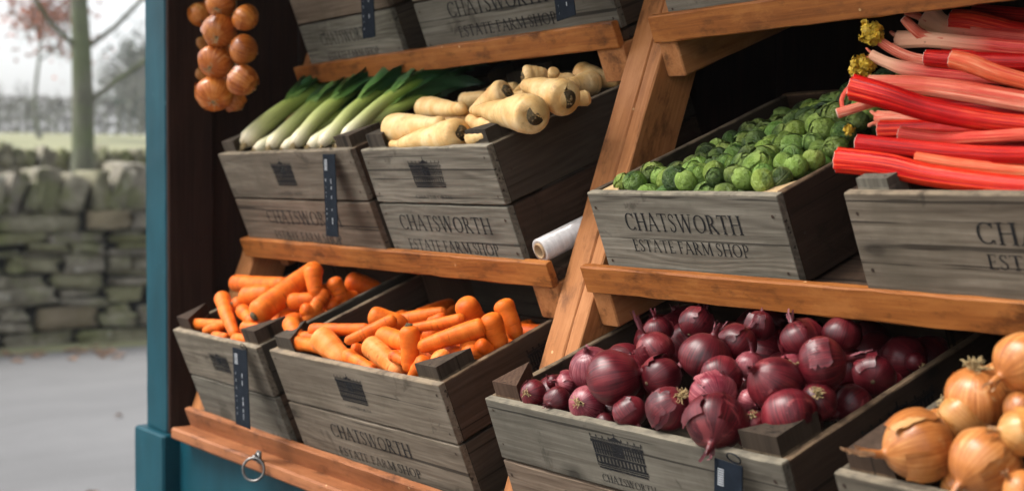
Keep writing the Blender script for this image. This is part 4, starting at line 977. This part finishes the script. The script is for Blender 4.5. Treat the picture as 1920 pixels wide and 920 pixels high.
# onions
def onion(name, cat, label, group, p, r, nd, skin, seed, neck=1.0, roots=0, paper=None, squash=.92, bare=False):
    rg = random.Random(seed); b = MB(); prof = []; tmax = rg.uniform(2.58, 2.80); squash *= rg.uniform(.93, 1.08); lop = rg.uniform(.05, .13)
    for i in range(18): th = .0 + tmax * i / 17; prof.append((sin(th) * (1 + .03 * sin(th * 2)), -cos(th) * squash))
    nk = [(sin(tmax) * .72, .01), (.18, .05), (.135, .12), (.12, .20)]; zb = prof[-1][1] + .03
    for q in nk: prof.append((q[0], zb + q[1] * min(1, .35 + neck)))
    zt = prof[-1][1]
    for i in range(1, 5): prof.append((.12 * (1 + .25 * (i % 2)) * (1 - .14 * i), zt + neck * .10 * i))
    ns = 30; V = []; zt2 = prof[-1][1]; bx, by = rg.gauss(0, .25), rg.gauss(0, .25)
    for j, (q, z) in enumerate(prof):
        for k in range(ns):
            a = 2 * pi * k / ns; w = 1 + lop * noise.noise(Vector((cos(a) * .9 + seed * 1.7, sin(a) * .9, z * .9))) + .02 * noise.noise(Vector((cos(a) * 3 + seed, sin(a) * 3, z * 2.5))) + (.010 * cos(a * 9 + seed)) * (1 if z < .8 else 4)
            f = max(0, (z - .9)) ** 1.3; jag = (rg.uniform(-.10, .12) * neck if j == len(prof) - 1 else 0)
            V.append((q * w * cos(a) + bx * f, q * w * sin(a) + by * f, z + jag))
    m = len(prof); F = [[j * ns + k, j * ns + (k + 1) % ns, (j + 1) * ns + (k + 1) % ns, (j + 1) * ns + k] for j in range(m - 1) for k in range(ns)] + [list(range(ns - 1, -1, -1))]
    b.add([Vector(v) * r for v in V], F, True)
    o = b.build(name, skin); orient(o, p, nd, rg.uniform(0, 6.3))
    if cat: tag(o, label, cat, group)
    c = MB()   # papery wisps at the neck
    for k in range(5 if neck > .3 else 2):
        a = rg.uniform(0, 6.3); L = rg.uniform(.35, .8) * neck; w = rg.uniform(.05, .11); V = []
        for i in range(7):
            t = i / 6; q = .14 + .10 * t + .10 * t * t * rg.random(); z = zt - .05 + L * t; aa = a + t * rg.uniform(-.3, .3); ww = w * (1 - .6 * t)
            for s in (-1, 0, 1): V.append(Vector((q * cos(aa + s * ww / .16) * .8 + bx * max(0, z - .9) ** 1.3, q * sin(aa + s * ww / .16) * .8 + by * max(0, z - .9) ** 1.3, z)) * r)
        c.add(V, [[i * 3 + s, i * 3 + s + 1, i * 3 + 4 + s, i * 3 + 3 + s] for i in range(6) for s in (0, 1)], True)
    c.build('dry_neck', paper, o)
    # loose flaking outer skin: a thin curved patch lifting from the bulb
    for k in range(0 if bare else rg.choice((1, 2, 2))):
        sk = MB(); a0 = rg.uniform(0, 6.3); wd = rg.uniform(.5, 1.1); V = []; na, nb = 8, 8; t0, t1 = rg.uniform(.5, 1.2), rg.uniform(1.9, 2.5)
        for j in range(nb + 1):
            th = t0 + (t1 - t0) * j / nb
            for i in range(na + 1):
                u = -1 + 2 * i / na; a = a0 + u * wd * (.75 + .3 * noise.noise(Vector((seed, j * .8, u)))) ; q = 1.022 + .07 * abs(u) ** 4 + .05 * (j / nb) ** 5 + .02 * noise.noise(Vector((u * 2, j * .6, seed)))
                V.append(Vector((sin(th) * q * cos(a), sin(th) * q * sin(a), -cos(th) * squash * q)) * r)
        sk.add(V, [[j * (na + 1) + i, j * (na + 1) + i + 1, (j + 1) * (na + 1) + i + 1, (j + 1) * (na + 1) + i] for j in range(nb) for i in range(na)], True)
        sk.build('loose_skin', skin, o)
    rp_ = MB(); rp_.tube([(0, 0, -squash * r * .90), (0, 0, -squash * r * 1.012), (0, 0, -squash * r * 1.03)], [r * .14, r * .10, r * .04], 10); rp_.build('root_plate', CROWN, o)
    if roots:
        t = MB()
        for k in range(roots):
            a = rg.uniform(0, 6.3); q = Vector((cos(a) * .10 * rg.random(), sin(a) * .10 * rg.random(), -squash * .99)); pts = [q]; d = Vector((cos(a) * .6, sin(a) * .6, -1)).normalized()
            for i in range(6): d = (d + Vector((rg.gauss(0, .45), rg.gauss(0, .45), rg.gauss(0, .35)))).normalized(); pts.append(pts[-1] + d * .085 * rg.uniform(.6, 1.3))
            t.tube([x * r for x in pts], .0006, 4)
        t.build('roots', ROOT, o)
    return o
def zr(x, y): return (880 + x * .5417, 560 + y * .5417)
# x, y, r in the enlarged corner of the photograph, height above rim, direction of the neck (right, up, towards the viewer), skin, neck length, roots
RO = [(222, 327, 50, .012, (.5, -.1, -.8), 0, .6, 14, 'small red onion in the front left corner of its crate'),
 (305, 352, 52, .012, (-.5, -.2, .6), 0, .5, 0, 'red onion second from the left along the front board'),
 (338, 292, 46, .012, (-.7, .2, .3), 1, .7, 0, 'small pale red onion behind the front left pair'),
 (290, 285, 26, .010, (-.7, .5, .3), 0, .9, 0, 'tiny red onion at the left side board'),
 (425, 240, 80, .050, (-.3, .8, .4), 1, .4, 0, 'pale streaked red onion behind the biggest left one'),
 (502, 275, 95, .060, (.95, .25, .25), 0, .55, 0, 'biggest red onion of the left group, neck to the right'),
 (408, 365, 66, .018, (.5, -.2, -.8), 1, .5, 16, 'pale striped red onion with roots at the front left'),
 (556, 392, 64, .018, (.45, -.7, .55), 0, .45, 0, 'smooth round red onion at the front board, neck down'),
 (665, 268, 74, .045, (.8, .3, -.5), 0, .5, 0, 'dark red onion between the left group and the heap centre'),
 (642, 178, 68, .065, (-.55, .75, -.1), 0, 1.6, 0, 'red onion with a long frayed stem at the back left'),
 (692, 382, 78, .030, (-.4, -.6, -.6), 0, .5, 26, 'glossy red onion with yellow roots at the front centre'),
 (818, 200, 88, .075, (.35, .92, .1), 0, .9, 0, 'dark red onion standing neck up at the heap top'),
 (930, 155, 66, .075, (.6, .7, -.3), 0, .9, 0, 'shaded red onion right of the neck up one'),
 (872, 270, 74, .055, (.2, .2, -.95), 0, .5, 0, 'red onion half hidden above the front prominent one'),
 (842, 335, 82, .045, (-.2, .3, -.9), 1, .5, 0, 'red onion wedged behind the front prominent one'),
 (852, 425, 108, .055, (-.22, -.62, .75), 0, .8, 0, 'prominent red onion hanging its neck over the front rim'),
 (972, 228, 54, .060, (.1, .95, .2), 1, 1.1, 0, 'pale red onion with a stem rising behind the large pair'),
 (1058, 292, 96, .065, (-.75, .5, .4), 0, .5, 0, 'large glossy red onion in the middle of the heap'),
 (1222, 222, 92, .085, (.94, .2, .2), 0, 1.25, 22, 'large red onion with frayed stem pointing right'),
 (1110, 405, 100, .045, (.15, -.8, .45), 0, .3, 0, 'largest red onion at the front right, neck down'),
 (1207, 355, 66, .035, (.2, -.5, -.8), 0, .4, 30, 'red onion with yellow root tuft behind the largest one'),
 (1322, 368, 80, .048, (-.75, -.35, .45), 0, .7, 0, 'red onion against the right side board'),
 (1402, 262, 76, .056, (.3, .3, -.9), 0, .5, 0, 'shaded red onion near the right side board at the back'),
 (1545, 218, 38, .034, (-.4, .3, -.8), 0, .4, 14, 'red onion root end peeping over the right side board'),
 (972, 352, 44, .025, (.3, -.2, .8), 1, .5, 0, 'small red onion squeezed between the two front large ones'),
 (1148, 145, 76, .070, (-.3, .7, -.5), 0, .8, 0, 'dim red onion in the shade at the back centre'),
 (788, 85, 58, .065, (.5, .6, -.5), 0, .8, 0, 'dim red onion at the back left under the shelf'),
 (1005, 92, 52, .080, (.2, .95, .0), 0, 1.3, 0, 'dim red onion with upright stem under the shelf'),
 (1290, 120, 66, .075, (.3, .9, .0), 0, 1.2, 0, 'dim red onion with upright stem at the back right'),
 (1462, 290, 46, .036, (.5, .2, -.8), 0, .4, 0, 'small shaded red onion by the right side board'),
 (652, 108, 52, .050, (-.2, .9, .2), 0, 1.0, 0, 'dim red onion behind the long frayed stem'),
 (1112, 232, 46, .050, (-.4, .5, .6), 1, .5, 0, 'small pale onion behind the large glossy one'),
 (985, 430, 46, .010, (.2, -.6, -.6), 0, .4, 14, 'low red onion between the front prominent and largest ones'),
 (470, 430, 40, -.005, (.6, -.2, -.6), 0, .4, 0, 'low red onion in the gap behind the front board')]
for i, (x, y, r, h, nd, sk, nk, rt_, lab) in enumerate(RO):
    rr = metres(on_plane('red_onion', *zr(x, y), 0), r * .5417); p = keep('red_onion', *zr(x, y), h * (1.0 if i == 15 else .7), rr, .8 if i == 15 else -.45 if i == 19 else .35)
    onion('red_onion', 'red onion', lab, 'red onions heaped in the wide crate', p, rr * .96, screen_dir(*nd), PALE_RED if sk else RED_SKIN, 400 + i, nk, rt_, REDPAPER)
rg = random.Random(31)
for i in range(44):
    x, y = rg.uniform(.05, .53), rg.uniform(.05, .35); p = inside('red_onion', x, y, -.026 + .02 * min(1, y / .2) - rg.uniform(0, .03))
    onion('red_onion', 'red onion', 'red onion buried low in the heap under the others', 'buried red onions', p, rg.uniform(.028, .036), Vector((rg.gauss(0, 1), rg.gauss(0, 1), rg.gauss(0, 1))), RED_SKIN, 460 + i, .4, 0, REDPAPER, bare=True)
def zy(x, y): return (1540 + x * .348, 600 + y * .348)
YO = [(525, 680, 186, .030, (-.97, -.22, .1), 0, 1.5, 0, 'yellow onion with a long dry stalk over the left corner'),
 (880, 770, 192, .055, (-.82, -.55, .3), 0, .55, 0, 'large smooth yellow onion at the front, neck down left'),
 (775, 520, 142, .040, (.3, -.4, .6), 1, .4, 26, 'pale peeling yellow onion behind the front two'),
 (850, 415, 170, .055, (.15, -.85, -.3), 0, .4, 34, 'yellow onion with a brown root tuft on top'),
 (1095, 225, 148, .110, (-.85, -.45, .2), 0, .8, 0, 'yellow onion highest on the heap at the photo edge'),
 (1085, 480, 96, .065, (-.7, -.6, .2), 0, .5, 0, 'yellow onion at the photo edge below the highest one'),
 (1075, 600, 120, .060, (-.98, .1, .1), 1, .9, 0, 'pale yellow onion with papery neck at the photo edge'),
 (1085, 915, 110, .045, (-.75, .65, .2), 0, .9, 0, 'yellow onion pointing up at the lower right corner'),
 (960, 330, 110, .02, (.2, .4, -.8), 0, .4, 0, 'shaded yellow onion beneath the highest one'),
 (640, 560, 90, -.005, (.2, .4, -.8), 0, .4, 0, 'shaded yellow onion low at the left side board'),
 (760, 900, 120, -.02, (.2, .4, -.8), 0, .4, 0, 'yellow onion low behind the front board')]
for i, (x, y, r, h, nd, sk, nk, rt_, lab) in enumerate(YO):
    rr = metres(on_plane('yellow_onion', *zy(x, y), 0), r * .348); p = keep('yellow_onion', *zy(x, y), h * .85, rr, .4)
    onion('yellow_onion', 'yellow onion', lab, 'yellow onions in the right crate', p, rr, screen_dir(*nd), PALE_GOLD if sk else GOLD_SKIN, 500 + i, nk, rt_, PAPER)

# string of onions hanging in front of the dark side post
d = ray(420, 110); p0 = d * (-2.87 / d.x); sroot = empty('onion_string', p0 + Vector((0, .012, -.14))); tag(sroot, 'string of golden onions hanging beside the blue post', 'onion string')
for i, (x, y, r, dy, nd) in enumerate([(748, 55, 46, .0, (-.3, .6, -.6)), (828, 12, 53, -.02, (.1, .5, -.8)), (922, 68, 48, .0, (.75, -.55, .2)), (822, 116, 60, -.035, (.0, .5, -.8)), (742, 168, 44, .005, (-.7, -.3, .2)), (914, 186, 54, -.005, (.8, -.2, -.4)),
        (808, 231, 61, -.035, (.2, .5, -.8)), (744, 280, 42, .005, (-.5, .4, -.5)), (910, 302, 55, -.012, (.78, -.55, .15)), (803, 350, 66, -.03, (-.1, .6, -.8)), (880, 378, 42, .02, (.4, -.6, -.4)), (838, 300, 40, .03, (0, 1, 0)), (830, 180, 44, .03, (0, 1, 0)), (790, 20, 40, .03, (0, 1, 0)), (740, -55, 46, .0, (-.3, .6, -.5)), (880, -50, 50, -.01, (.3, .6, -.5))]):
    d = ray(x / 2, y / 2); q = d * ((p0.y + dy) / d.y); o = onion('onion', None, None, None, q - sroot.location, metres(q, r / 2) * 1.06, screen_dir(*nd), STRING_SKIN if i not in (4, 7) else PALE_GOLD, 600 + i, .12, 10 if i in (1, 3, 6, 9) else 0, PAPER); o.parent = sroot
b = MB(); b.tube([Vector((.0, .016, .03)), Vector((.004, .016, .1)), Vector((0, .012, .35)), Vector((0, .012, 1.115 - sroot.location.z))], .0035, 8); b.build('cord', TWINE, sroot)

# rhubarb: ribbed stalks laid across their crate
def stalk_section():
    S_ = []
    for k in range(28):
        a = 2 * pi * k / 28; top = max(0, -cos(a)); q = 1 + .085 * cos(a * 9) * (1 if cos(a) > -.4 else 0)   # ribbed outside, shallow groove on the other side
        S_.append((.62 * cos(a) * q * (1 if cos(a) > 0 else .55), sin(a) * q))
    return S_
SEC = stalk_section()
def stalk(key, pts, skin, label, seed, cut=True, bud=None, foot=False):
    P = []; R = []
    if pts[-1][0] >= 1400: (u0, v0, _, _), (u1, v1, w1, y1) = pts[-2:]; pts = pts + [(1950, v1 + (v1 - v0) / (u1 - u0) * 350, w1, y1)]
    for u, v, hw, y in pts:
        q = at_depth(key, 1540 + u * .413, v * .413, y); P.append(q); R.append(metres(q, hw * .413) * 1.03)
    # smooth the few measured points into a curve
    X = []; RR = []; n = 9
    for i in range(len(P) - 1):
        a, b_, c, d = P[max(0, i - 1)], P[i], P[i + 1], P[min(len(P) - 1, i + 2)]
        for k in range(n):
            t = k / n; X.append(.5 * ((2 * b_) + (c - a) * t + (2 * a - 5 * b_ + 4 * c - d) * t * t + (3 * b_ - a - 3 * c + d) * t ** 3)); RR.append(R[i] + (R[i + 1] - R[i]) * t)
    X.append(P[-1]); RR.append(R[-1])
    o0 = X[0].copy(); b = MB(); T = [x - o0 for x in X]
    b.tube(T, RR, prof=SEC, smooth=True, twist=.01 * (seed % 3 - 1)); o = b.build('rhubarb_stalk', skin, None, o0); tag(o, label, 'rhubarb', 'rhubarb stalks piled across the right crate')
    if cut:
        d = (T[1] - T[0]).normalized(); cb = MB(); cb.tube([T[0] - d * .0012, T[0] - d * .0002], [RR[0] * .90, RR[0] * .95], prof=SEC); cb.build('cut_end', RCUT, o)
    if foot:   # splayed, torn sheath where the stalk left the root
        fb = MB(); d = (T[0] - T[1]).normalized(); rg = random.Random(seed)
        for k in range(4):
            w = (UP * cos(k * 1.5) + RT * .2 * sin(k * 2)).normalized(); st = T[2] + w * RR[0] * .4
            fb.tube([st, st + d * RR[0] * .9 + w * RR[0] * .15, st + d * RR[0] * rg.uniform(1.3, 2.0) + w * RR[0] * rg.uniform(.3, .6)], [RR[0] * .45, RR[0] * .42, RR[0] * .30], 8, flat=[(1, .6)] * 3)
        fb.build('sheath', RHU['pale'], o)
    if bud:   # crumpled yellow leaf
        u, v, r, y = bud; c = at_depth(key, 1540 + u * .413, v * .413, y); rr = metres(c, r * .413) * 1.35; rg = random.Random(seed); lb = MB(); c = c - o0
        for k in range(110):
            a = Vector((rg.gauss(0, 1), rg.gauss(0, 1), rg.gauss(0, 1))).normalized(); e = a.orthogonal().normalized(); e = (e * cos(k) + a.cross(e) * sin(k)).normalized(); f = a.cross(e); V = []
            m_ = c + a * rr * rg.uniform(.25, .85); sz = rr * rg.uniform(.13, .27); a = (a + Vector((rg.gauss(0, .6), rg.gauss(0, .6), rg.gauss(0, .6)))).normalized(); e = (e - a * e.dot(a)).normalized(); f = a.cross(e)
            for i in range(5):
                for j in range(5):
                    x, z = (i - 2) / 2, (j - 2) / 2; V.append(m_ + e * x * sz + f * z * sz + a * sz * (.55 * sin(x * 4 + k) * cos(z * 4 + k * 2) - .3 * (x * x + z * z)))
            lb.add(V, [[i * 5 + j, i * 5 + j + 1, i * 5 + 6 + j, i * 5 + 5 + j] for i in range(4) for j in range(4)], True)
        lb.build('leaf_bud', RLEAF, o)
RS = [
 ([(75, 726, 55, .035), (300, 752, 52, .04), (520, 800, 48, .045), (920, 848, 46, .05), (1400, 868, 46, .06)], 'red', 1, None, 0, 'bright red rhubarb stalk lowest at the front, over the rim'),
 ([(165, 648, 36, .085), (430, 678, 40, .085), (700, 702, 42, .085), (920, 708, 42, .085), (1400, 712, 42, .09)], 'deep', 1, None, 0, 'dark red straight rhubarb stalk second from the bottom'),
 ([(430, 720, 30, .075), (650, 752, 28, .075), (920, 778, 28, .08), (1400, 800, 28, .09)], 'coral', 0, None, 0, 'thin pinkish rhubarb stalk between the two lowest'),
 ([(268, 590, 42, .14), (450, 588, 40, .14), (700, 596, 38, .14), (920, 592, 36, .14), (1400, 600, 36, .14)], 'red', 1, None, 0, 'red rhubarb stalk behind the pale pink tipped one'),
 ([(360, 610, 36, .105), (540, 632, 32, .105), (730, 625, 30, .10), (920, 612, 30, .10), (1400, 580, 30, .10)], 'pink', 1, None, 0, 'pale pink rhubarb stalk lying level in the lower half'),
 ([(142, 395, 56, .09), (300, 438, 54, .09), (480, 495, 50, .10), (700, 540, 46, .11), (920, 568, 44, .12), (1400, 600, 44, .14)], 'red', 1, None, 0, 'thick red rhubarb stalk slanting across the middle'),
 ([(215, 372, 28, .19), (420, 385, 38, .19), (650, 415, 44, .18), (920, 462, 44, .17), (1400, 540, 44, .16)], 'pale', 0, None, 0, 'long pale pink rhubarb stalk behind the slanting red one'),
 ([(590, 268, 36, .19), (680, 290, 42, .19), (790, 332, 40, .19), (920, 368, 38, .19), (1400, 500, 38, .19)], 'coral', 1, None, 0, 'coral rhubarb stalk with rounded end slanting down right'),
 ([(475, 262, 34, .235), (640, 275, 38, .235), (920, 285, 38, .235), (1400, 300, 38, .235)], 'deep', 1, None, 0, 'dark red rhubarb stalk end behind the coral one'),
 ([(225, 250, 24, .235), (300, 285, 24, .235), (400, 315, 32, .235), (600, 342, 30, .23), (780, 355, 28, .23), (1000, 380, 28, .22)], 'foot', 0, (190, 305, 55, .225), 1, 'pink rhubarb stalk with a crumpled yellow leaf bud, lower of two'),
 ([(262, 185, 20, .27), (330, 228, 22, .27), (420, 265, 24, .27), (520, 280, 26, .27), (760, 300, 26, .265)], 'pale', 0, (226, 150, 52, .265), 0, 'thin pink rhubarb stalk topped by a round yellow leaf bud'),
 ([(345, 182, 40, .29), (480, 180, 34, .29), (640, 196, 32, .29), (780, 208, 34, .285), (920, 222, 34, .28), (1400, 250, 36, .27)], 'foot', 0, None, 1, 'pale footed rhubarb stalk turning red to the right'),
 ([(375, 85, 18, .285), (420, 130, 22, .285), (470, 165, 24, .29), (560, 180, 24, .29)], 'pale', 1, None, 0, 'short pale rhubarb shoot rising left at the top'),
 ([(480, 66, 62, .33), (545, 112, 46, .33), (640, 142, 40, .325), (920, 180, 40, .32), (1400, 200, 40, .31)], 'foot', 1, None, 1, 'reddish rhubarb stalk with a broad pink base at the top'),
 ([(592, 92, 44, .33), (680, 98, 48, .33), (800, 125, 46, .33), (920, 152, 44, .33), (1400, 230, 44, .32)], 'red', 1, None, 0, 'topmost red rhubarb stalk with blunt rounded end'),
 ([(255, 540, 36, .175), (360, 540, 30, .17), (600, 556, 30, .165), (900, 570, 30, .16)], 'pale', 0, None, 1, 'pale rhubarb foot showing under the slanting red stalk'),
 ([(75, 515, 22, .10), (190, 480, 20, .12), (260, 462, 18, .14)], 'pale', 1, (125, 590, 22, .11), 0, 'short cut rhubarb piece with a yellowish leaf scrap'),
 ([(98, 500, 12, .115), (92, 452, 12, .12), (120, 405, 12, .125), (165, 390, 12, .13)], 'pink', 0, None, 0, 'thin curled pink rhubarb strip at the left end of the pile'),
 ([(600, 250, 36, .285), (800, 262, 36, .285), (1400, 280, 36, .28)], 'red', 0, None, 0, 'red rhubarb stalk hidden behind the coral one'),
 ([(330, 470, 40, .22), (700, 500, 40, .22), (1400, 560, 40, .22)], 'deep', 0, None, 0, 'dark rhubarb stalk buried behind the slanting red one'),
 ([(420, 640, 40, .17), (800, 660, 40, .17), (1400, 690, 40, .17)], 'deep', 0, None, 0, 'dark rhubarb stalk buried in the lower half of the pile')]
RS += [([(300, 560, 40, .21), (700, 585, 42, .21), (1400, 620, 42, .21)], 'deep', 0, None, 0, 'dark rhubarb stalk deep in the pile below the slanting one'),
 ([(560, 215, 36, .31), (900, 235, 38, .31), (1400, 250, 38, .31)], 'red', 0, None, 0, 'red rhubarb stalk deep in the upper half of the pile'),
 ([(420, 330, 36, .26), (900, 330, 38, .26), (1400, 350, 38, .26)], 'deep', 0, None, 0, 'dark rhubarb stalk deep behind the long pale one'),
 ([(260, 700, 36, .13), (800, 745, 38, .13), (1400, 760, 38, .13)], 'deep', 0, None, 0, 'dark rhubarb stalk deep between the two lowest'),
 ([(560, 430, 34, .235), (1000, 440, 36, .235), (1400, 450, 36, .235)], 'red', 0, None, 0, 'red rhubarb stalk deep behind the middle of the pile'),
 ([(690, 60, 40, .36), (1000, 90, 42, .36), (1400, 120, 42, .36)], 'deep', 0, None, 0, 'dark rhubarb stalk at the very top back of the pile')]
for i, (pts, sk, cut, bud, foot, lab) in enumerate(RS): stalk('rhubarb', pts, RHU[sk], lab, i + 2, cut, bud, foot)
